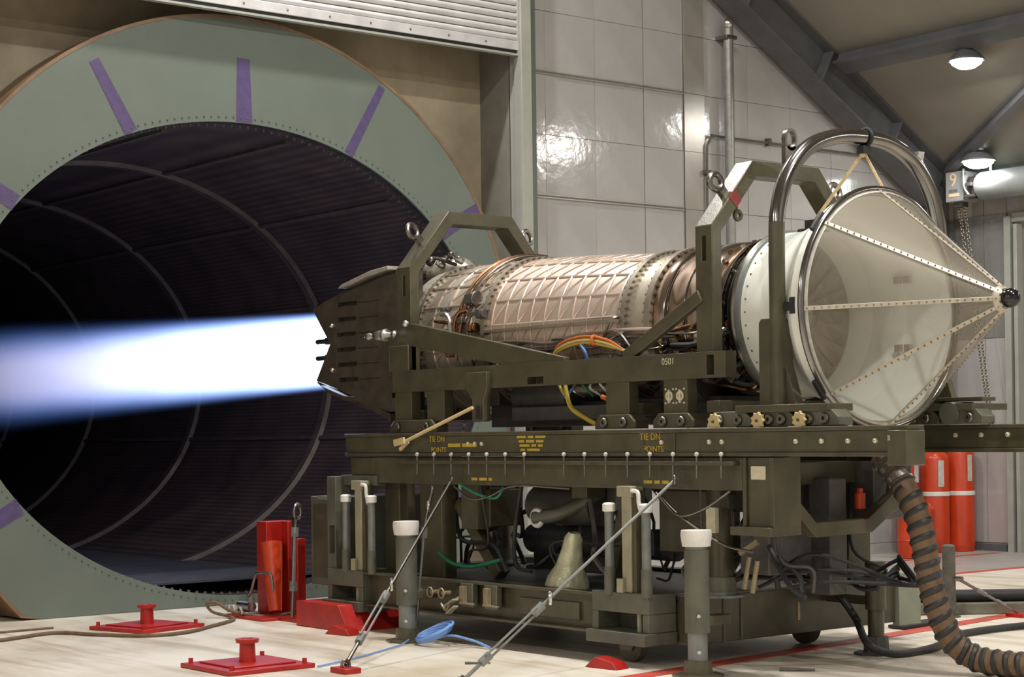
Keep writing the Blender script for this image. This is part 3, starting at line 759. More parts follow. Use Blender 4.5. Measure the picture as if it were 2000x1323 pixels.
# ================================================================== BELLMOUTH
bm_ = thing('inlet_bellmouth', 'white glossy bellmouth duct bolted to the engine front', 'bellmouth', (.8, 0, 1.72))
def bshell(prof, m_, name, n=72): return MB().lathe(prof, (0, 0, EZ), ax, n).build(name, m_, bm_)
bshell([(.77, .46), (.77, .530), (.80, .548), (.82, .538)], 'dsteel', 'clamp_ring')
bshell([(.81, .538), (.83, .552), (.865, .550), (.87, .53)], 'pipegrey', 'clamp_ring')
bshell([(.86, .534), (.95, .531), (1.05, .532), (1.10, .536), (1.16, .552), (1.26, .592), (1.36, .65), (1.46, .705), (1.52, .715), (1.53, .695), (1.50, .685), (1.40, .645), (1.28, .60), (1.12, .55), (.97, .518), (.87, .505), (.85, .505)], 'white', 'white_duct')
bshell([(.855, .505), (.85, .02)], 'fanface', 'fan_face')
hub = MB().lathe([(.85, .14), (.91, .12), (.97, .08), (1.0, .01)], (0, 0, EZ), ax, 32).build('spinner', 'dsteel', bm_)
for k in range(18):
    t = 2*math.pi*k/18
    mb = MB(); a, b = (0, math.cos(t), math.sin(t)), (0, -math.sin(t), math.cos(t))
    vs = []
    for rd in (.12, .47):
        for s_ in (-.045, .045): vs.append((.868+s_*.2, a[1]*rd+b[1]*s_*.8, EZ+a[2]*rd+b[2]*s_*.8))
    vs += [(p[0]+.006, p[1], p[2]) for p in vs]
    mb.add(vs, [(0, 1, 3, 2), (4, 6, 7, 5), (0, 2, 6, 4), (1, 5, 7, 3), (0, 4, 5, 1), (2, 3, 7, 6)]).build('fan_vane', 'dsteel', bm_)
for k in range(40):
    t = 2*math.pi*k/40; c_ = (.905, -.531*math.cos(t), EZ+.531*math.sin(t))
    MB().lathe([(0, .008), (.005, .006), (.007, .001)], c_, (0, -math.cos(t), math.sin(t)), 6).build('screw', 'dsteel', bm_)
mb = MB(); mb.box(.93, 1.09, -.07, .07, 2.775, 2.795); mb.box(.97, 1.05, -.045, .045, 2.79, 2.85); mb.build('lifting_lug', 'black', bm_, bevel=.004)
for sy in (1,):
    for z in (2.47, 2.03):
        for dx in (0, .06):
            # small plates on the inside of the far lip
            t = math.asin((z-EZ)/.56)
            MB().box(1.24+dx, 1.285+dx, .515+.055*dx/.06*.4-.02, .525+.055*dx/.06*.4, z-.025, z+.02).build('inner_plate', 'sidewall', bm_)

# ================================================================== INLET SCREEN
scr = thing('inlet_screen', 'conical wire mesh inlet screen with riveted spokes and dark ball tip', 'inlet screen', (1.55, 0, 1.5))
RX, RR_, TX = 1.56, .735, 2.50
MB().torus((RX, 0, EZ), ax, RR_, .021, 96, 12).build('rim_hoop', 'chrome', scr)
MB().lathe([(RX-.03, RR_-.012), (RX-.10, RR_-.02), (RX-.10, RR_-.03), (RX-.03, RR_-.022)], (0, 0, EZ), ax, 96).build('rim_band', 'white', scr)
MB().lathe([(RX+.01, RR_-.01), (RX+.02, RR_-.014), (RX+.032, RR_-.024)], (0, 0, EZ), ax, 96).build('mesh_border', 'tag', scr)
mb = MB(); NR = 96; rows = 12
def conez(f):   # slightly bowed mesh
    return (RX+.012)+(TX-.03-RX)*f, (RR_-.012)*(1-f)+.03*f
for i in range(rows+1):
    x, rd = conez(i/rows)
    for k in range(NR):
        t = 2*math.pi*k/NR; mb.v.append((x, rd*math.cos(t), EZ+rd*math.sin(t)))
for i in range(rows):
    for k in range(NR): mb.f.append((i*NR+k, i*NR+(k+1) % NR, (i+1)*NR+(k+1) % NR, (i+1)*NR+k))
mb.build('mesh_cone', 'screen', scr)
for k in range(8):
    t = R(90+45*k+2); c_, s_ = math.cos(t), math.sin(t)
    def cp(f, d): x, rd = conez(f); return Vector((x+d*.6, (rd+d)*c_, EZ+(rd+d)*s_))
    p0, p1 = cp(0, .004), cp(.985, .006)
    sp = bar(p0, p1, .026, .010, up=(.6, c_*.8, s_*.8)).build('spoke', 'spoke', scr, bevel=.002)
    mb = MB()
    for j in range(26): mb.sphere(cp((j+.5)/26.5, .013), .0055, 4)
    mb.build('rivets', 'dsteel', sp, kind='stuff')
MB().sphere((TX+.005, 0, EZ), .058, 14).build('ball_tip', 'balltip', scr)
MB().lathe([(TX-.07, .075), (TX-.055, .08), (TX-.03, .06)], (0, 0, EZ), ax, 24).build('tip_collar', 'spoke', scr)
for (t, ) in ((R(222),), (R(138),)):
    c_, s_ = math.cos(t), math.sin(t)
    P = [(RX-.02, (RR_+.02)*math.cos(t+d), EZ+(RR_+.02)*math.sin(t+d)) for d in (-.09, -.045, 0, .045, .09)]
    tube(P, .02, 8).build('latch', 'black', scr)

# hoop carrying the screen
hp = thing('screen_hoop', 'polished bent pipe hoop arching over the inlet screen', 'hoop', (1.34, 0, 1.6))
HX = 1.34
path = [(HX, -.70, 1.66), (HX, -.70, 2.2), (HX, -.70, 2.60), (HX, -.685, 2.84), (HX, -.60, 3.05), (HX, -.42, 3.23), (HX, -.18, 3.32), (HX, .10, 3.345), (HX, .36, 3.325), (HX, .60, 3.22), (HX, .76, 3.04), (HX, .835, 2.82), (HX, .845, 2.60), (HX, .845, 2.2), (HX, .845, 1.66)]
full = catmull(path, 8); k0, k1 = 8*3-3, 8*11+3
tube(full[k0:k1+1], .049, 18).build('hoop_pipe', 'chrome', hp)
tube(full[:k0+1], .050, 18).build('hoop_leg', 'olive2', hp); tube(full[k1:], .050, 18).build('hoop_leg', 'olive2', hp)
MB().prism([(1.17, 1.66), (1.17, 2.16), (1.19, 2.185), (1.36, 2.185), (1.385, 2.16), (1.385, 1.92), (1.47, 1.66)], 'y', -.69, -.62).build('gusset_plate', 'olive', hp, bevel=.004)
MB().prism([(1.17, 1.66), (1.17, 2.16), (1.19, 2.185), (1.36, 2.185), (1.385, 2.16), (1.385, 1.92), (1.47, 1.66)], 'y', .80, .86).build('gusset_plate', 'olive', hp, bevel=.004)
box(1.05, 1.80, -.78, -.56, 1.615, 1.66).build('base_plate', 'olive', hp, bevel=.004)
box(1.05, 1.80, .56, .92, 1.615, 1.66).build('base_plate', 'olive', hp, bevel=.004)
mb = MB(); mb.box(1.38, 1.46, -.70, -.66, 2.225, 2.275); mb.box(1.45, 1.50, -.72, -.64, 2.20, 2.30); mb.build('side_bracket', 'black', hp, bevel=.004)
mb = MB().torus((HX, .12, 3.344), (0, 1, 0), .056, .012, 20, 8); mb.build('strap_clamp', 'black', hp)
mb = MB().box(HX-.03, HX+.03, .07, .15, 3.24, 3.29); mb.build('strap_buckle', 'black', hp, bevel=.004)
MB().prism([(.60, 3.20), (.66, 3.22), (.68, 3.30), (.62, 3.30)], 'x', HX-.02, HX+.02).build('shackle', 'steel', hp)
st = thing('lifting_strap', 'pale yellow strap tied from the hoop to the bellmouth and screen rim', 'strap', (HX, .1, 3.2))
bar((HX, .10, 3.25), (1.02, 0.0, 2.85), .022, .006, up=(0, 1, 0)).build('strap_leg', 'rope', st)
bar((HX, .11, 3.25), (RX, .02, 3.0), .016, .006, up=(0, 1, 0)).build('strap_leg', 'rope', st)
MB().sphere((HX, .10, 3.24), .022, 6).build('knot', 'rope', st)

# ================================================================== ENGINE TRAILER (upper cradle)
tr = thing('engine_cradle', 'olive drab steel engine cradle with two octagonal lifting yokes', 'cradle', (-.9, 0, 1.52))
YA, YB = -.74, .70       # near and far outer faces
for y0, y1 in ((YA, YA+.10), (YB-.10, YB)):
    b_ = box(-2.68, .93, y0, y1, 1.84, 2.005).build('side_beam', 'olive', tr, bevel=.008)
    if y0 < 0:
        text_part('0501', .06, (.42, YA-.002, 1.955), (R(90), 0, 0), 'label', b_, 'stencil')
        cut(b_, [(-1.02, -.84, YA-.02, YA+.085, 1.855, 1.905), (.765, .83, YA-.02, YA+.085, 1.86, 1.985)])
        for x in (-2.12, -1.82): box(x, x+.13, YA-.003, YA+.002, 1.87, 1.96).build('access_plate', 'olive', b_)
        box(-2.70, -2.682, YA, YA+.1, 1.80, 2.0).build('end_cap', 'dsteel', b_)
        for x in (-2.55, -1.38): MB().sphere((x, YA+.03, 2.012), .018, 6).build('grease_nipple', 'steel', b_)
def yoke(x0, x1, zt, eyes):
    cy = -.03; out_ = [(-.71, 2.0), (-.71, 2.80), (-.335, zt), (.295, zt), (.67, 2.80), (.67, 2.0)]
    w_ = .085
    inn = [(.585, 2.0), (.585, 2.765), (.255, zt-.10), (-.295, zt-.10), (-.625, 2.765), (-.625, 2.0)]
    y = MB().prism(out_+inn, 'x', x0, x1).build('yoke', 'olive', tr, bevel=.006)
    cut(y, [((x0+x1)/2-.018, (x0+x1)/2+.018, -.73, -.64, 2.58, 2.74)])
    return y
ry = yoke(-2.64, -2.46, 3.25, 0); fy = yoke(.65, .80, 3.235, 0)
def eye(parent, p, axis, stem, rr=.055, m_='dsteel'):
    mb = MB().torus(p, axis, rr, .020, 24, 10); mb.bar(Vector(p)+Vector(stem).normalized()*rr, Vector(p)+Vector(stem), .06, .035, up=axis); return mb.build('lifting_eye', m_, parent)
eye(ry, (-2.55, -.62, 3.085), (1, .25, .2), (0, .10, -.10)); eye(ry, (-2.55, .52, 3.10), (1, .25, .2), (0, -.10, -.10))
eye(fy, (.72, -.59, 3.085), (1, 0, .15), (0, .10, -.10), .052); eye(fy, (.72, .53, 3.10), (1, 0, .15), (0, -.10, -.10), .052)
mb = MB()   # tall centre lifting plate with a hole
oc = (.10, 3.415); n_ = 20
pts_o = [(oc[0]+.058*math.cos(2*math.pi*k/n_), oc[1]+.075*math.sin(2*math.pi*k/n_)) for k in range(n_)]
pts_i = [(oc[0]+.040*math.cos(2*math.pi*k/n_), oc[1]+.055*math.sin(2*math.pi*k/n_)) for k in range(n_)]
for x in (.70, .735): mb.v += [(x, *p) for p in pts_o]+[(x, *p) for p in pts_i]
for k in range(n_):
    j = (k+1) % n_; o2 = 2*n_
    mb.f += [(k, j, j+n_, k+n_), (k+o2, k+n_+o2, j+n_+o2, j+o2), (k, k+o2, j+o2, j), (k+n_, j+n_, j+n_+o2, k+n_+o2)]
mb.box(.70, .735, oc[0]-.058, oc[0]+.058, 3.2, 3.37); mb.build('lifting_plate', 'dsteel', fy)
mb = MB().torus((.725, -.40, 2.885), (1, 0, 0), .028, .014, 16, 8); mb.bar((.725, -.43, 2.92), (.725, -.46, 2.96), .05, .028); mb.build('tie_lug', 'olive2', fy)
# red tape bands wrapped round the sloping arms of the front yoke
def band(fa, fb, sgn):
    p, q = Vector((0, -.71, 2.80)), Vector((0, -.335, 3.235)); p2, q2 = Vector((0, -.625, 2.765)), Vector((0, -.295, 3.135))
    P = [p.lerp(q, fa), p.lerp(q, fb), p2.lerp(q2, fb), p2.lerp(q2, fa)]
    c_ = sum(P, Vector())/4; P = [c_+(k-c_)*.995 for k in P]
    MB().prism([((-.04-k.y) if sgn < 0 else k.y, k.z) for k in P], 'x', .70, .803).build('red_tape', 'tape', fy)
band(.42, .56, 1); band(.30, .42, -1)
# diagonal braces
for y0 in (YA+.01, YB-.06):
    MB().prism([(-2.50, 2.36), (-2.40, 2.36), (-.62, 2.03), (-.62, 2.0), (-1.3, 2.0), (-2.50, 2.20)], 'y', y0, y0+.05).build('brace', 'olive', tr, bevel=.006)
    bar((-.02, y0+.025, 2.0), (.70, y0+.025, 2.36), .05, .085).build('brace', 'olive2', tr, bevel=.006)
    box(-2.72, -2.46, y0-.01, y0+.07, 2.0, 2.20).build('mount_block', 'olive', tr, bevel=.006)
# chrome trunnion knob at the rear mount
kn = MB().lathe([(-2.95, .02), (-2.93, .028), (-2.89, .028), (-2.87, .015), (-2.83, .015), (-2.82, .035), (-2.76, .042), (-2.71, .035), (-2.70, .05), (-2.67, .05), (-2.66, .022), (-2.60, .022), (-2.58, .03), (-2.55, .03), (-2.54, .005)], (0, -.79, 2.285), ax, 16).build('trunnion_pin', 'steel', tr)
MB().sphere((-2.44, -.77, 2.36), .028, 6).build('pin_handle', 'steel', tr)
# legs under the side beams, with roller carriages on the rail
def leg(x0, x1, nm='post', y=YA):
    return box(x0, x1, y, y+.09, 1.61, 1.85).build(nm, 'olive', tr, bevel=.006)
for y in (YA+.01, YB-.10):
    leg(-2.66, -2.44, y=y); leg(-2.24, -2.02, y=y); leg(-.20, .03, y=y); leg(.36, .58, y=y)
MB().prism([(-1.70, 1.96), (-1.44, 1.96), (-1.44, 1.84), (-1.48, 1.76), (-1.48, 1.60), (-1.62, 1.60), (-1.62, 1.76), (-1.70, 1.84)], 'y', YA-.035, YA+.03).build('hanger_bracket', 'olive', tr, bevel=.006)
box(-1.56, -1.50, YA-.045, YA-.03, 1.62, 1.72).build('hanger_pin', 'black', tr, bevel=.004)
def carriage(x0, x1, y, m_='olive2'):
    c_ = MB().prism([(x0, 1.53), (x0, 1.58), (x0+.05, 1.625), (x1-.05, 1.625), (x1, 1.58), (x1, 1.53)], 'y', y, y+.13).build('carriage', m_, tr, bevel=.005)
    for x in (x0+.1, x1-.1):
        MB().lathe([(-.012, .034), (-.02, .028), (-.02, .012), (-.012, .010)], (x, y, 1.572), (0, 1, 0), 16).build('roller_hub', 'dsteel', c_)
    return c_
for y in (YA-.02, YB-.12):
    carriage(-2.68, -2.10, y); carriage(-.28, .11, y, 'olive'); carriage(.29, .66, y, 'olive'); carriage(.80, 1.16, y, 'ggreen'); carriage(1.22, 1.52, y); carriage(1.54, 1.86, y, 'ggreen')
# cross members of the cradle
for x in (-2.55, -.1, .72): box(x-.06, x+.06, YA+.1, YB-.1, 1.62, 1.70).build('cross_member', 'olive2', tr, bevel=.006)
for x, dx in ((.47, -.05), (.47, .05)):
    c_ = MB().torus((x+dx, YA+.005, 1.735), (0, 1, 0), .026, .008, 16, 6); c_.bar((x+dx, YA+.004, 1.69), (x+dx, YA+.004, 1.775), .016, .01); c_.build('latch_eye', 'label', tr)
    for a in (-.035, .035):
        for b in (-.045, .045): MB().sphere((x+dx+a, YA+.008, 1.735+b), .008, 4).build('latch_screw', 'label', tr)
# star knobs locking the carriages
def star(x, k_):
    t_ = thing('star_knob', None, 'knob', (x, -.80, 1.565), 'star-shaped locking knobs on the cradle')
    pts = []
    for k in range(18):
        rr = .056 if k % 2 == 0 else .043; t = 2*math.pi*k/18
        pts.append((x+rr*math.cos(t), 1.565+rr*math.sin(t)))
    MB().prism(pts, 'y', -.805, -.785).build('star_wheel', 'gold', t_, bevel=.003)
    cyl((x, -.812, 1.565), (x, -.755, 1.565), .010, n=10).build('spindle', 'dark', t_)
    t_['label'] = k_
star(.885, 'pale gold star knob on the grey carriage nearest the front yoke')
star(1.255, 'pale gold star knob below the hoop gusset plate')
star(1.59, 'gold star knob closest to the screen rim latch')

# brass tow bar resting on rail
tb = thing('strut_rod', 'bare metal strut rod with a clevis slanting against the rail', 'rod', (-2.4, -.87, 1.42))
cyl((-1.50, -.86, 1.70), (-2.34, -.88, 1.455), .013, n=10).build('rod', 'rope', tb)
mb = MB(); mb.bar((-2.30, -.90, 1.47), (-2.43, -.90, 1.45), .018, .05); mb.bar((-2.30, -.865, 1.46), (-2.40, -.87, 1.40), .018, .025); mb.build('clevis', 'rope', tb)

# ================================================================== TEST STAND (rails, posts)
sd = thing('test_stand', 'dark olive thrust test stand frame with long rails on posts', 'test stand', (-.4, 0, .5))
def rail(y0, y1, m_='olive2'):
    rl = MB(); rl.box(-3.22, 2.28, y0, y1, 1.375, 1.50); rl.box(-3.22, 2.42, y0-.015, y1+.015, 1.50, 1.525); rl.box(-3.22, 2.28, y0-.015, y1+.015, 1.35, 1.375)
    return rl.build('rail', m_, sd, bevel=.004)
rn = rail(-.82, -.70); rfar = rail(.68, .80)
for y in (-.85, .66):
    e_ = box(2.29, 2.43, y, y+.16, 1.30, 1.498).build('end_block', 'olive2', sd, bevel=.006)
    box(2.30, 2.32, y-.006, y, 1.44, 1.47).build('tab', 'steel', e_)
# rail bolts
for x in (-1.60, -1.52, -1.44, .44, .87, .98, 1.59, 1.79, 1.99, 2.19):
    MB().lathe([(0, .016), (.012, .015), (.018, .004)], (x, -.822, 1.44), (0, -1, 0), 10).build('bolt', 'label', rn)
for x in (1.3, 1.58, 1.78, 1.98, 2.18):
    MB().lathe([(0, .016), (.012, .015), (.018, .004)], (x, .678, 1.46), (0, -1, 0), 10).build('bolt', 'label', rfar)
for x in (.26, .55): box(x, x+.014, -.825, -.82, 1.36, 1.50).build('joint_strip', 'olive', rn)
# thin splice plate on the rear half
# lower beam with spring pins
for y0 in (-.80, .70):
    lb = box(-2.86, 1.12, y0, y0+.10, 1.14, 1.345).build('lower_beam', 'olive2', sd, bevel=.006)
    if y0 < 0:
        box(-2.42, 1.10, y0-.062, y0, 1.295, 1.318).build('pin_shelf', 'olive', lb, bevel=.003)
        k = 0
        for i in range(16):
            if i == 7: continue
            x = -2.20+i*.2133
            pn = cyl((x, y0-.055, 1.215), (x, y0-.055, 1.355), .0075, n=8).build('spring_pin', 'dsteel', lb)
            MB().sphere((x, y0-.055, 1.364), .015, 6).build('pin_head', 'tag', pn)
# stencils
def stencil(txt, size, x, z, y=-.8225): text_part(txt, size, (x, y, z), (R(90), 0, 0), 'yellow', rn, 'stencil')
stencil('TIE DN', .062, -1.99, 1.475); stencil('POINTS', .055, -1.97, 1.395)
stencil('TIE DN', .062, .33, 1.475); stencil('POINTS', .055, .36, 1.395)
def worn_line(x, z, words, h, parent, y):      # worn stencil too faint to read: word-long smears of paint
    mb = MB()
    for wd in words:
        mb.box(x, x+wd, y-.0008, y+.0008, z-h/2, z+h/2); x += wd+.022
    mb.build('worn_stencil', 'yellow', parent)
worn_line(-1.85, 1.43, (.15, .17), .026, rn, -.8225)
for k, (x, wd) in enumerate(((-1.04, (.10, .06, .11)), (-1.02, (.06, .09, .08)), (-1.01, (.11, .05, .05)), (-1.00, (.05, .14)))):
    worn_line(x, 1.485-.030*k, wd, .017, rn, -.8225)
worn_line(-1.60, 1.185, (.07, .09, .04), .02, sd, -.8015); worn_line(.24, 1.185, (.08, .05, .06), .02, sd, -.8015)
# far-left stub of the stand and uprights
box(-3.18, -2.86, -.80, -.70, 1.20, 1.34).build('end_frame', 'olive2', sd, bevel=.006)
box(-3.30, -2.80, -.82, -.72, 1.12, 1.20).build('end_frame', 'ggreen', sd, bevel=.006)
# posts
def post(x0, x1, y0, y1, z0, z1, m_='olive'):
    return box(x0, x1, y0, y1, z0, z1).build('post', m_, sd, bevel=.006)
fp = MB(); fp.box(1.14, 1.17, -.82, -.66, .92, 1.345); fp.box(1.17, 1.36, -.80, -.70, .92, 1.345); fp.box(1.36, 1.40, -.82, -.58, .92, 1.345)
fpo = fp.build('post', 'olive', sd, bevel=.005)
box(1.06, 1.40, -.85, -.58, .87, .925).build('post_foot', 'olive', sd, bevel=.005)
box(1.20, 1.32, -.8045, -.80, 1.21, 1.29).build('data_plate', 'label', fpo)
post(-2.50, -2.22, -.62, -.48, .42, 1.14, 'olive'); post(-2.0, -1.80, -.60, -.48, .80, 1.14, 'olive')
post(-2.86, -2.66, -.70, -.55, .46, 1.14, 'olive2'); post(.62, .76, .58, .80, .46, 1.345, 'olive2')
post(-2.5, -2.22, .5, .66, .42, 1.14, 'olive2')
# round legs
for x, y in ((.58, -.45), (.58, .50), (-2.9, .5)):
    c_ = cyl((x, y, .5), (x, y, 1.14), .088, n=24).build('round_leg', 'olive', sd)
    MB().lathe([(.44, .15), (.455, .15), (.455, .10), (.50, .095), (.50, .088)], (x, y, 0), (0, 0, 1), 24).build('leg_flange', 'pipegrey', c_)
    cyl((x, y, .455), (x, y, .57), .098, n=24).build('leg_collar', 'ggreen', c_)
# octagonal lower yoke at the front
MB().prism([(-.66, 1.30), (-.66, 1.06), (-.40, .845), (.12, .855), (.42, 1.03), (.46, 1.30), (.38, 1.30), (.34, 1.10), (.08, .945), (-.40, .935), (-.58, 1.10), (-.58, 1.30)], 'x', 1.28, 1.36).build('lower_yoke', 'olive', sd, bevel=.006)
# cross beams and inner trusses (in the shadow under the rails)
for x in (-2.7, -1.4, -.2, 1.0): box(x-.06, x+.06, -.70, .70, 1.16, 1.30).build('cross_beam', 'olive2', sd, bevel=.006)
bar((-.62, -.30, .45), (-.40, -.30, 1.16), .12, .10).build('raking_strut', 'olive2', sd, bevel=.006)
bar((-2.2, -.45, 1.0), (-1.7, -.45, .46), .10, .10).build('raking_strut', 'olive2', sd, bevel=.006)
bar((-.2, .35, .5), (.3, .35, 1.16), .10, .10).build('raking_strut', 'olive2', sd, bevel=.006)
bar((.1, .1, .5), (-.6, .1, 1.16), .10, .10).build('raking_strut', 'olive2', sd, bevel=.006)
box(-.05, .42, -.40, -.10, .70, 1.12).build('load_cell_box', 'olive2', sd, bevel=.01)
box(-2.1, -1.75, -.52, -.2, .82, 1.10).build('junction_box', 'olive', sd, bevel=.01)
box(-1.6, -1.2, .1, .6, .46, .85).build('hydraulic_tank', 'dark', sd, bevel=.02)
box(-.95, -.70, -.2, .15, .95, 1.14).build('junction_box', 'pipegrey', sd, bevel=.01)
box(.80, 1.05, -.5, -.1, .6, .9).build('junction_box', 'dark', sd, bevel=.01)
cyl((-1.5, -.25, .98), (-.8, -.25, .98), .14, n=24).build('damper', 'dark', sd)
cyl((-2.0, .1, .70), (-.4, .1, .70), .11, n=24).build('damper', 'dark', sd)
cyl((.3, .1, .70), (.85, .1, .70), .12, n=24).build('damper', 'dark', sd)
tube(catmull([(-1.25, -.5, .90), (-1.05, -.45, .93), (-.85, -.35, 1.02), (-.75, -.3, 1.1)], 6), .05, 12).build('elbow_pipe', 'ggreen', sd)
MB().torus((-1.22, -.5, .90), (0, 1, 0), .055, .02, 20, 8).build('pipe_ring', 'capwhite', sd)
box(.45, 1.22, .30, .62, .92, 1.30).build('instrument_rack', 'dark', sd, bevel=.01)
box(.55, .95, -.30, .25, .98, 1.28).build('instrument_rack', 'dark', sd, bevel=.01)
box(1.02, 1.20, -.10, .06, .46, 1.20).build('conduit_riser', 'dark', sd, bevel=.01)
mb = MB().cyl((1.24, .14, 1.00), (1.24, .14, 1.10), .035, n=12); mb.cyl((1.24, .14, 1.10), (1.24, .14, 1.13), .02, n=10); mb.build('orange_valve', 'orange', sd)
for k in range(18):
    x0 = random.uniform(-.9, .9); z0 = random.uniform(.6, 1.05); y0 = random.uniform(-.55, .4)
    box(x0, x0+random.uniform(.06, .2), y0, y0+random.uniform(.06, .18), z0, z0+random.uniform(.06, .22)).build('bracket', random.choice(['dark', 'olive2', 'dark']), sd, bevel=.005)
for k, (x, z) in enumerate(((.95, .62), (1.02, .60))): cyl((x, -.62, z-.1), (x+.03, -.60, z+.1), .016, n=8).build('drain_pipe', 'brass', sd)
bar((.92, -.62, .74), (1.06, -.60, .82), .03, .03).build('drain_pipe', 'brass', sd)
# cable runs
for k in range(34):
    x0 = random.uniform(-2.4, 1.3); y0 = random.uniform(-.6, .5)
    x1 = x0+random.uniform(-.6, .7); y1 = y0+random.uniform(-.3, .3)
    P = [(x0, y0, 1.13), (x0+random.uniform(-.1, .1), y0, random.uniform(.7, 1.0)), (x1, y1, random.uniform(.5, .75)), (x1+random.uniform(-.2, .2), y1, .5)]
    tube(catmull(P, 6), random.choice([.008, .012, .018]), 6).build('cable', random.choice(['black', 'black', 'dark', 'hoseblack']), sd)
for k in range(10):
    x0 = random.uniform(.4, 1.2); P = [(x0, -.40, .5+.012*k), (x0+.25, -.1+random.uniform(-.2, .2), .62+random.uniform(-.1, .12)), (x0+.5, .3, .52), (1.25, .5, .5+.02*k)]
    tube(catmull(P, 6), .014, 6).build('cable', 'black', sd)
tube(catmull([(-2.15, -.70, .62), (-1.95, -.72, .55), (-1.70, -.72, .54), (-1.40, -.70, .60)], 8), .014, 8).build('green_hose', 'wgreen', sd)
tube(catmull([(-1.75, -.80, 1.15), (-1.55, -.80, 1.08), (-1.35, -.78, 1.05), (-1.25, -.78, 1.13)], 8), .010, 8).build('green_hose', 'wgreen', sd)
tube(catmull([(-1.80, -.81, 1.13), (-1.6, -.81, 1.04), (-1.4, -.80, 1.06), (-1.1, -.80, 1.14), (-.5, -.80, 1.13)], 8), .008, 8).build('cable', 'dsteel', sd)
tube(catmull([(.42, -.84, 1.10), (.60, -.84, .98), (.82, -.84, 1.02), (1.06, -.84, 1.14)], 8), .009, 8).build('cable', 'dsteel', sd)
tube(catmull([(.40, -.84, 1.12), (.62, -.80, .95), (.88, -.72, .80), (1.10, -.70, .76)], 8), .009, 8).build('cable', 'dsteel', sd)
bg = MB(); bg.box(.62, .70, -.62, -.58, .86, 1.02); bg.build('instruction_pouch', 'label', sd, bevel=.004)
# far roller and plate on the far rail
cyl((1.62, .55, 1.60), (1.62, .82, 1.60), .07, n=24).build('idler_roller', 'ggreen', sd)
box(1.35, 1.80, .66, .80, 1.675, 1.70).build('roller_plate', 'olive2', sd, bevel=.003)
box(1.25, 1.58, .62, .82, 1.53, 1.66).build('roller_block', 'black', sd, bevel=.006)

# ================================================================== BASE DOLLY
bs = thing('base_dolly', 'olive wheeled base dolly of heavy box beams under the stand', 'dolly', (-1.4, .2, 0))
def channel(x0, x1, y, z0, z1, nm='side_channel'):
    mb = MB(); mb.box(x0, x1, y+.02, y+.05, z0, z1); mb.box(x0, x1, y-.06, y+.05, z1-.02, z1); mb.box(x0, x1, y-.06, y+.05, z0, z0+.02)
    return mb.build(nm, 'olive', bs, bevel=.004)
channel(-2.86, -.15, -.86, .19, .455); channel(-2.86, -.15, .95, .19, .455)
# middle patch plate
box(-1.0, -.35, -.86, -.838, .25, .37).build('patch_plate', 'olive', bs, bevel=.003)
def corner(x0, x1, y, z0, z1):
    mb = MB(); w_ = .10
    mb.box(x0, x1, y, y+.24, z1-.13, z1); mb.box(x0, x0+.06, y, y+.24, z0+.05, z1-.13); mb.box(x1-.06, x1, y, y+.24, z0+.05, z1-.13)
    mb.box(x0-.01, x1+.01, y-.05, y+.24, z0-.03, z0+.05)
    c_ = mb.build('corner_box', 'ggreen', bs, bevel=.005)
    box(x0+.06, x1-.06, y+.2, y+.23, z0+.05, z1-.13).build('box_back', 'ggreen', c_)
    cyl((x1-.15, y+.06, z0+.05), (x1-.15, y+.06, z1-.13), .018, n=10).build('jack_screw', 'tan', c_)
    return c_
corner(-.15, .40, -.92, .17, .47); corner(-3.36, -2.86, -.92, .17, .46); corner(-.15, .40, .95, .17, .47); corner(-3.36, -2.86, .95, .17, .46)
# front cross beam
fb = box(.36, .48, -.66, 1.46, .13, .44).build('front_beam', 'olive', bs, bevel=.006)
box(.34, .50, -.66, 1.46, .44, .455).build('beam_cap', 'ggreen', fb, bevel=.002)
for y in (-.34, -.18): box(.48, .488, y, y+.02, .13, .44).build('weld_strip', 'ggreen', fb)
box(.48, .486, .37, .39, .22, .34).build('scratch_plate', 'rope', fb)
box(.46, .52, 1.38, 1.62, .11, .48).build('end_plate', 'endplate', bs, bevel=.004)
box(-3.3, -3.18, -.66, 1.0, .16, .44).build('rear_beam', 'olive2', bs, bevel=.006)
box(-2.9, -.1, -.78, .93, .40, .425).build('deck_plate', 'dark', bs)
box(-.1, .40, -.66, 1.40, .40, .425).build('deck_plate', 'dark', bs)
# casters
def caster(x, y, rr=.11):
    c_ = MB().lathe([(-.045, .02), (-.045, rr-.02), (-.03, rr), (.03, rr), (.045, rr-.02), (.045, .02)], (x, y, rr), (0, 1, 0), 28).build('wheel', 'pole', bs)
    cyl((x, y-.06, rr), (x, y+.06, rr), .028, n=12).build('axle', 'dsteel', c_)
    for s_ in (-1, 1): MB().prism([(x-.05, rr-.03), (x+.05, rr-.03), (x+.09, .17), (x-.09, .17)], 'y', y+s_*.055-.006, y+s_*.055+.006).build('fork', 'olive2', bs)
caster(.05, -.74); caster(-2.98, -.80); caster(.14, .82, .12); caster(-2.98, 1.05)
# rear cabinet on the dolly
cb = box(-3.82, -3.38, -.78, .3, .30, 1.02).build('rear_cabinet', 'ggreen', bs, bevel=.008)
box(-3.78, -3.50, -.784, -.78, .36, .96).build('cabinet_door', 'olive', cb, bevel=.003)
for z in (.50, .60, .75, .85): MB().sphere((-3.46, -.785, z), .012, 5).build('door_screw', 'label', cb)
up_ = box(-3.38, -3.26, -.90, -.76, .44, 1.19).build('upright', 'ggreen', bs, bevel=.005)
cut(up_, [(-3.36, -3.28, -.92, -.78, .58, .80)])
box(-3.60, -3.38, -.86, -.76, 1.00, 1.03).build('cabinet_shelf', 'pipegrey', bs, bevel=.003)
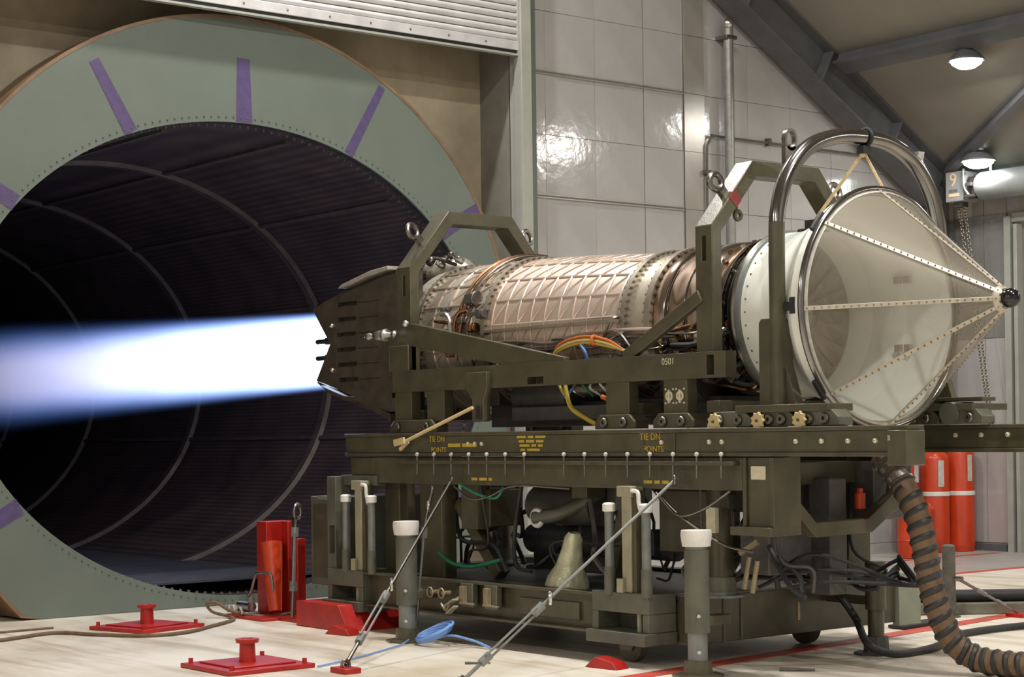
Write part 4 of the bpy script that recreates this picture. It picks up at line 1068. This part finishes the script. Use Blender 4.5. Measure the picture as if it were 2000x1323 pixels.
# lifting columns: tan bar between two capped guide pipes
def column(x, y, base):
    b_ = MB(); b_.box(x-.055, x+.035, y, y+.09, base, 1.15); b_.box(x-.09, x+.05, y-.01, y+.10, 1.09, 1.16)
    t_ = b_.build('lift_column', 'tan', bs, bevel=.005)
    box(x+.036, x+.075, y+.01, y+.09, base, 1.13).build('column_edge', 'olive2', t_)
    box(x-.08, x-.02, y-.03, y, base, base+.09).build('column_foot', 'tan', t_, bevel=.004)
    tube(catmull([(x+.05, y+.0, 1.13), (x+.115, y-.01, 1.12), (x+.125, y-.01, 1.05), (x+.15, y-.01, .98)], 5), .014, 8).build('breather', 'capwhite', t_)
    for dx in (-.165, .19):
        p_ = cyl((x+dx, y-.01, base-.02), (x+dx, y-.01, 1.01), .030, n=16).build('guide_pipe', 'pipegrey', bs)
        cyl((x+dx, y-.01, base-.02), (x+dx, y-.01, base+.16), .036, n=16).build('guide_sleeve', 'ggreen', p_)
        MB().lathe([(.99, .030), (.995, .043), (1.04, .043), (1.05, .030), (1.052, .002)], (x+dx, y-.01, 0), (0, 0, 1), 18).build('cap', 'capwhite', p_)
column(.185, -.90, .47); column(-2.93, -.90, .46)

# pipe jacks (stabilisers)
def pjack(x, y, cap, label, h):
    j = thing('stabiliser_jack', label, 'jack', (x, y, 0), 'pipe stabiliser jacks round the dolly')
    cyl((x, y, .02), (x, y, .42), .062, n=20).build('inner_tube', 'pipegrey', j)
    cyl((x, y, .27), (x, y, h-.02), .078, n=20).build('outer_tube', 'ggreen', j)
    cyl((x, y, h*.62), (x, y, h), .071, n=20).build('upper_tube', 'pipegrey', j)
    MB().lathe([(0, .16), (.015, .16), (.02, .09), (.10, .085), (.10, .02)], (x, y, 0), (0, 0, 1), 8).build('foot', 'olive2', j)
    MB().lathe([(h, .075), (h, .088), (h+.07, .098), (h+.10, .094), (h+.105, .002)], (x, y, 0), (0, 0, 1), 20).build('cap', cap, j)
    bar((x, y+.04, .34), (x, y+.24, .34), .10, .06).build('bracket_arm', 'olive', j, bevel=.004)
    for z in (.16, .38): cyl((x+.06, y-.05, z), (x+.09, y-.075, z), .012, n=8).build('lock_bolt', 'steel', j)
pjack(-1.98, -1.12, 'capwhite', 'white-capped pipe jack between the slack turnbuckle and the rear wheel', .78)
pjack(.87, -.95, 'capwhite', 'white-capped pipe jack standing before the front beam of the dolly', .80)
j = thing('screw_jack', 'short dark screw jack beside the grey end plate', 'jack', (.90, .68, 0))
cyl((.90, .68, .09), (.90, .68, .42), .055, n=16).build('screw', 'olive2', j); cyl((.90, .68, .30), (.90, .68, .62), .07, n=16).build('sleeve', 'olive2', j)
MB().lathe([(0, .15), (.015, .15), (.02, .085), (.12, .08), (.12, .02)], (.90, .68, 0), (0, 0, 1), 8).build('foot', 'dark', j)
bar((.90, .68, .36), (.50, .68, .36), .08, .06).build('bracket_arm', 'olive2', j)
# valve cluster on the dolly side
vc = thing('valve_set', 'row of small brass valves bolted to the dolly side channel', 'valves', (-1.55, -.98, .25))
for k, x in enumerate((-1.86, -1.72)):
    mb = MB(); mb.cyl((x, -.90, .36), (x, -.99, .36), .016, n=8); mb.torus((x, -1.0, .36), (0, 1, 0), .035, .006, 14, 6); mb.bar((x-.05, -.96, .36), (x+.05, -.96, .36), .014, .014); mb.build('valve', 'brass', vc)
for k, x in enumerate((-1.52, -1.24)):
    mb = MB(); mb.box(x-.06, x+.08, -.93, -.88, .27, .44); mb.build('valve_block', 'ggreen', vc, bevel=.004)
    mb = MB(); mb.box(x-.03, x+.02, -.965, -.93, .29, .42); mb.bar((x-.02, -.97, .30), (x+.16, -.98, .30), .02, .012); mb.build('valve_lever', 'brass', vc, bevel=.002)
tube(catmull([(-1.75, -.98, .28), (-1.66, -1.0, .24), (-1.60, -1.0, .30), (-1.55, -.96, .34)], 5), .010, 8).build('valve_hose', 'brass', vc)
mb = MB(); mb.bar((-1.66, -1.0, .27), (-1.52, -1.02, .33), .05, .012); mb.bar((-1.64, -1.0, .22), (-1.52, -1.02, .28), .04, .012); mb.build('hinged_tag', 'tan', vc)
# foil wrapped bundle behind the channel
MB().lathe([(0, .16), (.06, .15), (.16, .10), (.28, .075), (.36, .065), (.40, .04)], (-.78, -.60, .425), (.22, 0, 1), 14).build('bag_body', 'foil')
ob = COL.objects['bag_body']; ob.name = 'wrapped_bundle'; tag(ob, 'pale wrinkled wrapped bundle standing inside the dolly', 'bundle')

# ================================================================== TIE-DOWNS
def turnbuckle(mb, p, q, w_=.030, rr=.008):
    p, q = Vector(p), Vector(q); d = (q-p).normalized(); s_ = d.cross(Vector((.6, .8, .2))).normalized()*w_
    mb.tube([p+d*.02+s_, q-d*.02+s_], rr, 8); mb.tube([p+d*.02-s_, q-d*.02-s_], rr, 8)
    mb.tube([p-d*.03, p+d*.05], w_*.9, 10); mb.tube([q-d*.05, q+d*.03], w_*.9, 10)
    return mb
def tie(label, top, ring, tb0, tb1, foot, m_='dsteel', pad=True):
    t_ = thing('tie_down', label, 'tie-down', foot, 'tie-down rods bracing the stand')
    tube([top, ring], .011, 8).build('rod', m_, t_)
    if (Vector(ring)-Vector(tb0)).length > .01: tube([ring, tb0], .011, 8).build('rod', m_, t_)
    turnbuckle(MB(), tb0, tb1).build('turnbuckle', 'pipegrey', t_)
    tube([tb1, foot], .013, 8).build('rod', m_, t_)
    MB().torus(ring, (.6, .8, 0), .035, .011, 16, 8).build('shackle', 'steel', t_)
    MB().torus(top, (.6, .8, 0), .028, .010, 16, 8).build('shackle', 'dsteel', t_)
    if pad:
        fx, fy, fz = foot
        mb = MB(); mb.box(fx-.09, fx+.09, fy-.06, fy+.06, .0, .035); mb.build('anchor_pad', 'red', t_, bevel=.004)
        MB().torus((fx, fy, .05), (1, 0, 0), .03, .010, 14, 8).build('anchor_eye', 'dsteel', t_)
    return t_
P0 = Vector((-1.76, -.86, 1.18)); Pf = Vector((-.82, -2.42, .05))
def on(p, q, f): return tuple(p.lerp(q, f))
tie('long tie rod slanting past the rear white-capped jack to a red pad', P0, on(P0, Pf, .60), on(P0, Pf, .66), on(P0, Pf, .88), tuple(Pf))
P0 = Vector((.59, -.86, 1.20)); Pf = Vector((.33, -2.36, .05))
tie('tie rod slanting from the front lift column out over bare floor', P0, on(P0, Pf, .60), on(P0, Pf, .65), on(P0, Pf, .90), tuple(Pf), 'pipegrey')
tie('upright turnbuckle tie beside the blue coiled hose', (-1.95, -.90, 1.10), (-1.96, -.93, .98), (-1.975, -.96, .80), (-2.0, -1.0, .33), (-2.02, -1.02, .05))
# upper hook of the upright tie
# ================================================================== RED FLOOR FITTINGS
def hatch(cx, cy, label, rot):
    h = thing('floor_plate', label, 'floor plate', (cx, cy, 0), 'red anchor plates on the floor')
    s_ = .32; c_, n_ = math.cos(rot), math.sin(rot)
    def q(x, y): return (cx+x*c_-y*n_, cy+x*n_+y*c_)
    MB().prism([q(-s_, -s_), q(s_, -s_), q(s_, s_), q(-s_, s_)], 'z', .001, .03).build('plate', 'red', h, bevel=.004)
    MB().prism([q(-s_*.72, -s_*.72), q(s_*.72, -s_*.72), q(s_*.72, s_*.72), q(-s_*.72, s_*.72)], 'z', .03, .042).build('raised_plate', 'red', h, bevel=.004)
    MB().lathe([(.042, .055), (.16, .05), (.165, .075), (.19, .078), (.19, .04), (.17, .03)], (cx, cy, 0), (0, 0, 1), 18).build('stub', 'red', h)
    for x, y in ((-.27, -.27), (.27, -.27), (.27, .27), (-.27, .27)):
        a, b = q(x, y); cyl((a, b, .03), (a, b, .062), .016, n=8).build('bolt', 'red', h)
hatch(-4.24, -2.06, 'red bolted floor plate lying beside the long brown hose near the tube mouth', .25)
hatch(-1.50, -2.74, 'red bolted floor plate lying alone on pale floor', .0)
# red stanchion with a leaning tube
rp = thing('thrust_anchor', 'tall red steel anchor post with leaning red tube brace', 'anchor post', (-4.2, -.7, 0))
px, py = -4.35, -.75
box(px-.14, px+.02, py-.15, py+.10, .02, .80).build('upright_plate', 'red', rp, bevel=.006)
box(px+.0, px+.12, py+.0, py+.04, .02, .80).build('web_plate', 'red', rp, bevel=.006)
MB().tube([(px+.05, py-.12, .62), (px+.20, py-.18, .06)], [.095, .055], 18).build('leaning_tube', 'orange', rp)
box(px-.30, px+.36, py-.40, py+.30, .0, .022).build('foot_plate', 'red', rp, bevel=.003)
MB().prism([(-3.55, .0), (-2.80, .0), (-2.94, .20), (-3.55, .20)], 'y', -1.10, -.55).build('anchor_block', 'red', rp, bevel=.006)
box(-4.05, -3.5, -1.0, -.7, .0, .03).build('link_plate', 'red', rp, bevel=.003)
box(px+.22, px+.30, py-.02, py+.06, .02, .66).build('rear_plate', 'red', rp, bevel=.006)
t_ = thing('tie_down', 'upright turnbuckle chained to the red anchor post', 'tie-down', (-3.85, -.95, .03), 'tie-down rods bracing the stand')
turnbuckle(MB(), (-3.84, -.92, .74), (-3.83, -.95, .28), .035, .011).build('turnbuckle', 'pipegrey', t_)
MB().torus((-3.83, -.90, .90), (1, .6, 0), .06, .013, 20, 8).build('shackle', 'dsteel', t_)
tube([(-3.84, -.91, .84), (-3.84, -.92, .74)], .013, 8).build('rod', 'dsteel', t_); tube([(-3.83, -.95, .28), (-3.82, -.97, .04)], .015, 8).build('rod', 'dsteel', t_)
# wheel chocks
def chock(x, y, rot, label):
    c_, n_ = math.cos(rot), math.sin(rot)
    mb = MB()
    for h in (-.06, .06):
        for a, z in ((-.14, .0), (.14, .0), (.10, .045), (-.05, .07)):
            mb.v.append((x+a*c_-h*n_, y+a*n_+h*c_, z+.001))
    mb.f = [(0, 1, 2, 3), (7, 6, 5, 4), (0, 4, 5, 1), (1, 5, 6, 2), (2, 6, 7, 3), (3, 7, 4, 0)]
    tag(mb.build('wheel_chock', 'red', bevel=.004), label, 'chock', 'red wheel chocks by the dolly casters')
chock(-2.72, -1.20, .15, 'red wheel chock by the caster next to the red anchor block')
chock(.17, -1.08, .1, 'red wheel chock by the caster under the front lift column')
chock(-1.98, -1.03+.28, .1, 'small red wedge lying under the blue coiled hose') if False else None
# hand pump next to the red post
hpmp = thing('hand_pump', 'small grey hydraulic hand pump with a bent handle on the floor', 'pump', (-4.45, -1.02, 0))
mb = MB(); mb.box(-4.58, -4.34, -1.10, -.96, .0, .05); mb.build('pump_base', 'pipegrey', hpmp, bevel=.006)
cyl((-4.56, -1.03, .09), (-4.36, -1.03, .09), .042, n=16).build('pump_body', 'steel', hpmp)
cyl((-4.38, -1.03, .06), (-4.38, -1.03, .20), .025, n=12).build('pump_piston', 'pipegrey', hpmp)
tube(catmull([(-4.38, -1.06, .18), (-4.32, -1.06, .22), (-4.26, -1.05, .36), (-4.20, -1.03, .38), (-4.12, -.99, .37), (-4.10, -.98, .24)], 6), .013, 8).build('handle', 'dsteel', hpmp)
for k in range(4): cyl((-4.60+k*.08, -1.12, .04), (-4.60+k*.08, -1.14, .10), .014, n=8).build('pump_fitting', 'steel', hpmp)

# ================================================================== HOSES ON THE FLOOR
lh = tube(catmull([(-4.10, -3.9, .016), (-4.15, -3.32, .016), (-4.33, -2.81, .016), (-3.95, -2.61, .016), (-3.62, -2.38, .016), (-3.62, -2.05, .016), (-3.90, -1.66, .016), (-4.20, -1.30, .016), (-4.46, -1.20, .018), (-4.62, -1.26, .05), (-4.60, -1.32, .12), (-4.50, -1.28, .13), (-4.42, -1.18, .06), (-4.25, -.98, .017), (-4.02, -.82, .05)], 10), .014, 8).build('floor_hose', 'brownpipe')
lh.data.materials[0] = M['hosebrown']; tag(lh, 'long thin brown hose looping across the floor to the hand pump', 'hose')
tag(tube(catmull([(-4.7, -4.2, .01), (-4.72, -3.4, .01), (-4.76, -2.62, .01)], 8), .009, 8).build('floor_cable', 'hosebrown'), 'short thin cable lying in front of the tube mouth', 'cable')
co = thing('coiled_hose', 'coiled light blue air hose lying by the dolly', 'hose', (-1.75, -1.05, 0))
for k in range(6):
    rr = .105+.006*k; cx, cy, cz = -1.66+.004*k, -1.12, .03+.014*(k % 3)
    P = [(cx+rr*1.25*math.cos(t), cy+rr*.8*math.sin(t), cz+(.035+.006*k)*math.sin(t+.6)+.045) for t in [2*math.pi*i/24 for i in range(25)]]
    tube(P, .010, 8, caps=False).build('coil_turn', 'bluehose', co)
tube(catmull([(-1.66, -1.16, .03), (-1.50, -1.10, .08), (-1.32, -1.02, .05), (-1.15, -1.0, .012)], 8), .009, 8).build('tail', 'bluehose', co)
tube(catmull([(-1.85, -1.20, .03), (-1.75, -1.35, .012), (-1.5, -1.75, .01), (-1.3, -2.1, .01), (-1.15, -2.42, .01)], 8), .006, 8).build('tail', 'bluehose', co)
# big flexible air duct
fd = thing('flexible_duct', 'brown ribbed flexible air duct drooping from the stand onto the floor', 'duct hose', (1.9, .3, 0))
path = catmull([(1.45, .10, 1.335), (1.59, .10, 1.20), (1.715, .10, 1.00), (1.775, .10, .80), (1.81, .11, .58), (1.86, .13, .38), (1.92, .19, .20), (2.02, .27, .105), (2.20, .30, .085), (2.5, .32, .085), (2.95, .34, .085)], 14)
tube(path, .075, 20).build('duct_skin', 'hosebrown', fd)
# spiral wear strip
L_ = [0]
for i in range(1, len(path)): L_.append(L_[-1]+(path[i]-path[i-1]).length)
def at_len(s_):
    for i in range(1, len(path)):
        if L_[i] >= s_:
            f = (s_-L_[i-1])/(L_[i]-L_[i-1]); return path[i-1].lerp(path[i], f), (path[min(i+1, len(path)-1)]-path[max(0, i-2)]).normalized()
    return path[-1], (path[-1]-path[-2]).normalized()
P = []; s_ = .28; a_ref = Vector((0, 1, 0))
while s_ < L_[-1]:
    c_, d = at_len(s_); a_ref = (a_ref-d*a_ref.dot(d)).normalized(); b = d.cross(a_ref); t = s_/.082*2*math.pi
    P.append(c_+(a_ref*math.cos(t)+b*math.sin(t))*.060); s_ += .082/14
tube(P, .027, 8).build('duct_spiral', 'hoseblack', fd)
for s_ in (.04, .12, .20):
    c_, d = at_len(s_); MB().lathe([(-.022, .074), (-.018, .082), (.018, .082), (.022, .074)], c_, d, 24).build('duct_clamp', 'steel', fd)
    c_, d = at_len(s_+.04); MB().lathe([(-.012, .072), (.0, .088), (.012, .072)], c_, d, 24).build('duct_cuff', 'black', fd)
# black hydraulic hose
tag(tube(catmull([(.55, .50, .42), (.72, .50, .40), (.86, .52, .25), (1.02, .46, .09), (1.13, .58, .03), (1.12, .92, .028), (.95, 1.35, .028), (.72, 1.75, .028), (.66, 2.3, .028), (.72, 2.8, .028), (.9, 3.4, .028)], 10), .026, 10).build('hydraulic_hose', 'black'), 'thick black hose curving from the dolly across the white floor', 'hose')
# cable ramp with pipe, far floor
A0, A1 = Vector((-.75, 2.15, 0)), Vector((.55, 3.80, 0)); dirn = (A1-A0).normalized(); A0 -= dirn*.9; A1 += dirn*.5; A0 += Vector((-.27, .21, 0)); A1 += Vector((-.27, .21, 0))
rmp = bar(A0+Vector((0, 0, .048)), A1+Vector((0, 0, .048)), .16, .095).build('cable_ramp', 'ramp', bevel=.012); tag(rmp, 'weathered olive cable ramp lying across the floor behind the stand', 'cable ramp')
sh = Vector((-dirn.y, dirn.x, 0))*.02
pi_ = tube([A0+sh+Vector((0, 0, .146)), A1+sh+Vector((0, 0, .146))], .05, 16).build('black_pipe', 'black'); tag(pi_, 'long black pipe lying on top of the cable ramp', 'pipe')
gp = thing('guard_post', 'weathered grey guard post standing on the floor behind the duct', 'post', (-.27, 2.95, 0))
MB().lathe([(.0, .09), (.01, .09), (.01, .055), (.565, .052), (.58, .03), (.581, .002)], (-.27, 2.95, 0), (0, 0, 1), 16).build('post_tube', 'pole', gp)
cyl((-.20, 2.95, .31), (-.14, 2.95, .31), .02, n=8).build('post_lug', 'dsteel', gp)
t_ = thing('tie_down', 'slack turnbuckle tie running from the guard post to the floor', 'tie-down', (.14, 3.3, 0), 'tie-down rods bracing the stand')
p, q = Vector((-.18, 2.97, .30)), Vector((.12, 3.32, .03))
tube([p, p.lerp(q, .35)], .012, 8).build('rod', 'dsteel', t_); turnbuckle(MB(), p.lerp(q, .35), p.lerp(q, .72), .02, .008).build('turnbuckle', 'pipegrey', t_); tube([p.lerp(q, .72), q], .010, 8).build('rod', 'dsteel', t_)
box(.04, .20, 3.26, 3.38, .001, .03).build('anchor_pad', 'red', t_)
# dark mat strip on the red line
tag(MB().prism([(-.06, 1.95), (.10, 1.95), (.03, 2.50), (-.13, 2.50)], 'z', .005, .03).build('rubber_mat', 'black', bevel=.004), 'short black rubber strip lying on the red floor line', 'mat')
tag(MB().tube([(1.05, -.42, .012), (1.22, -.28, .012)], [.012, .008], 8).build('scrap_rod', 'pole'), 'thin metal scrap lying near the large duct', 'scrap')
tag(MB().tube([(-.62, -1.62, .009), (-.5, -1.5, .009)], [.009, .005], 8).build('scrap_rod', 'pole'), 'small dark scrap on the floor between the tie rods', 'scrap')

# ================================================================== ORANGE BOTTLES
def bottle(x, y, h, label, tagdir):
    t_ = thing('fire_bottle', label, 'gas bottle', (x, y, 0), 'orange pressure bottles in the corner')
    rr = .178
    MB().lathe([(.0, rr-.03), (.01, rr-.004), (.06, rr), (.07, rr+.004), (.09, rr), (h-.10, rr), (h-.05, rr-.02), (h-.02, rr-.06), (h, .05), (h+.001, .002)], (x, y, 0), (0, 0, 1), 32).build('shell', 'orange', t_)
    MB().lathe([(.685, rr+.002), (.69, rr+.008), (.735, rr+.008), (.74, rr+.002)], (x, y, 0), (0, 0, 1), 32).build('white_strap', 'capwhite', t_)
    cyl((x-.02, y, h-.01), (x-.02, y, h+.06), .03, n=12).build('valve_neck', 'orange', t_)
    a = tagdir; P = []
    mb = MB()
    for i in range(6):
        t = a+(i-2.5)*.085
        for z in (h-.44, h-.12): mb.v.append((x+(rr+.004)*math.cos(t), y+(rr+.004)*math.sin(t), z))
    mb.f = [(2*i, 2*i+2, 2*i+3, 2*i+1) for i in range(5)]
    mb.build('paper_label', 'tag', t_)
bottle(-5.12, 9.38, 1.30, 'orange pressure bottle with grey label, nearest the grey side wall', R(-8))
bottle(-5.20, 9.0, 1.24, 'orange pressure bottle with a label facing out, second from the grey side wall', R(-25))
t_ = thing('extinguisher', 'slim red extinguisher box hung left of the orange bottles', 'extinguisher', (-5.25, 8.62, .7))
box(-5.33, -5.17, 8.55, 8.69, .72, 1.20).build('body', 'red', t_, bevel=.03); box(-5.168, -5.166, 8.58, 8.66, .86, 1.08).build('tag', 'tag', t_); box(-5.45, -5.33, 8.58, 8.66, .0, 1.1).build('stand', 'dark', t_)
for (x, y, rr, h, lb) in ((-4.9, 8.35, .17, .62, 'low red drum beside the orange bottles'), (-4.75, 7.95, .13, .55, 'small red drum behind the flexible duct')):
    t_ = thing('red_drum', lb, 'drum', (x, y, 0)); MB().lathe([(0, rr-.02), (.01, rr), (.2, rr), (.21, rr+.008), (.23, rr), (h-.06, rr), (h, rr-.05), (h+.001, .002)], (x, y, 0), (0, 0, 1), 24).build('shell', 'orange', t_)
    MB().torus((x, y, h+.02), (1, 0, 0), .05, .01, 14, 6).build('handle', 'red', t_)

# ================================================================== HOIST ON THE SIDE
hs = thing('chain_hoist', 'grey electric chain hoist marked 9 hanging high by the side wall', 'hoist', (-4.8, 9.2, 4.2))
bx = box(-5.02, -4.76, 9.06, 9.34, 4.24, 4.60).build('control_box', 'boxgrey', hs, bevel=.008)
text_part('9', .22, (-4.905, 9.058, 4.495), (R(90), 0, 0), 'num', bx, 'number')
box(-4.97, -4.82, 9.056, 9.060, 4.30, 4.335).build('name_strip', 'num', bx)
box(-4.97, -4.84, 9.057, 9.060, 4.35, 4.385).build('dark_strip', 'pipegrey', bx)
MB().lathe([(-4.60, .02), (-4.60, .155), (-4.57, .17), (-3.2, .17), (-3.17, .15), (-3.16, .02)], (0, 9.2, 4.40), ax, 28).build('motor_drum', 'motor', hs)
mb = MB(); mb.cyl((-4.76, 9.2, 4.42), (-4.60, 9.2, 4.42), .06, n=16); mb.box(-4.72, -4.62, 9.10, 9.16, 4.26, 4.52); mb.build('coupling', 'dsteel', hs)
mb = MB(); mb.box(-4.70, -4.62, 9.02, 9.10, 4.40, 4.44); mb.box(-4.74, -4.60, 9.04, 9.09, 4.27, 4.30); mb.build('bracket', 'dark', hs)
tube(catmull([(-4.76, 9.1, 4.56), (-4.74, 9.04, 4.60), (-4.73, 9.04, 4.40), (-4.66, 9.06, 4.27)], 6), .016, 8).build('flex_conduit', 'conduit', hs)
for x in (-4.45, -3.5): box(x-.02, x+.02, 9.18, 9.22, 4.55, roof_z(9.2)-.02).build('hanger', 'dsteel', hs)
mb = MB(); mb.box(-4.96, -4.84, 9.14, 9.26, 4.18, 4.24); mb.build('chain_guide', 'dark', hs, bevel=.004)
# the chain: each link a part of one joined strand
for dx, xa, za, xb, zb in ((0, -4.93, 4.19, -4.47, 1.25), (.075, -4.85, 4.19, -4.43, 1.25)):
    mb = MB(); n_ = 78
    for k in range(n_):
        f = (k+.5)/n_; c_ = Vector((xa+(xb-xa)*f, 9.2-.02*f, za+(zb-za)*f))
        axd = (1, 0, .16) if k % 2 else (0, 1, 0)
        mb.torus(c_, axd, .017, .006, 8, 4)
    mb.build('chain_strand', 'bolt', hs, kind='stuff')
tag(tube(catmull([(-5.42, 9.56, 4.95), (-5.40, 9.5, 4.6), (-5.45, 9.2, 4.2)], 8), .012, 6).build('hanging_wire', 'conduit'), 'loose pale wire hanging in the rear corner', 'wire')

# ================================================================== LAMPS
def lamp(x, y, z, label, energy, rr=.26, off=None):
    # off: name stem of a lamp that hangs outside the picture
    t_ = thing(off+'_lamp_offscreen' if off else 'high_bay_lamp', label, 'lamp', (x, y, z), 'high bay lamps')
    MB().lathe([(0, rr), (.02, rr), (.07, rr*.8), (.11, rr*.5), (.13, .07), (.13, .065), (.10, rr*.46), (.06, rr*.75), (.012, rr-.012)], (x, y, z), (0, 0, 1), 28).build('reflector', 'rafter', t_)
    MB().lathe([(.12, .05), (.13, .06), (.19, .06), (.20, .04), (.201, .002)], (x, y, z), (0, 0, 1), 20).build('ballast', 'boxgrey', t_)
    MB().lathe([(.012, rr-.012), (-.03, rr*.85), (-.075, rr*.5), (-.09, .002)], (x, y, z), (0, 0, 1), 28).build('lens', 'capwhite' if off else 'lens', t_)
    cyl((x, y, z+.19), (x, y, roof_z(y)-.002), .012, n=8).build('stem', 'conduit', t_)
    nm = off+'_light_offscreen' if off else 'lamp_light'
    ld = bpy.data.lights.new(nm, 'AREA'); ld.shape = 'DISK'; ld.size = rr*1.2; ld.energy = energy; ld.color = (1, .965, .90)
    lo = bpy.data.objects.new(nm, ld); COL.objects.link(lo); lo.location = (x, y, z-.10); setpar(lo, t_)
    return t_
# the two lamps the picture shows
lamp(-3.45, 7.44, 5.50, 'lit high bay lamp below the roof slope, just off the purlin', LAMP_W*.2, rr=.19)
lamp(-4.45, 8.95, 4.66, 'lit lamp mounted above the hoist motor drum', LAMP_W*.05, rr=.20)
# the rest of the same rows, outside the picture
for x, y, off, lb in ((-1.2, 7.1, 'far_row_middle', 'over the far floor behind the stand'), (3.3, 7.3, 'far_row_second', 'past the guard post'), (7.8, 7.3, 'far_row_end', 'by the front wall')):
    lamp(x, y, 5.50, 'lit high bay lamp of the far row, '+lb, LAMP_W*(.36 if x < 0 else .6), off=off)
for x, off, lb in ((-4.0, 'ridge_rear', 'over the nozzle and tube mouth'), (.8, 'ridge_middle', 'over the front yoke'), (4.6, 'ridge_front', 'over the floor before the inlet'), (8.6, 'ridge_end', 'by the front wall')):
    lamp(x, -.7, 9.2, 'lit high bay lamp under the ridge '+lb, LAMP_W*1.9, off=off)
for x, off, lb in ((.2, 'near_row_rear', 'level with the stand'), (4.2, 'near_row_middle', 'past the inlet screen'), (8.4, 'near_row_end', 'above the photographer')):
    lamp(x, -8.2, 5.5, 'lit high bay lamp of the near row, '+lb, LAMP_W*.6, off=off)
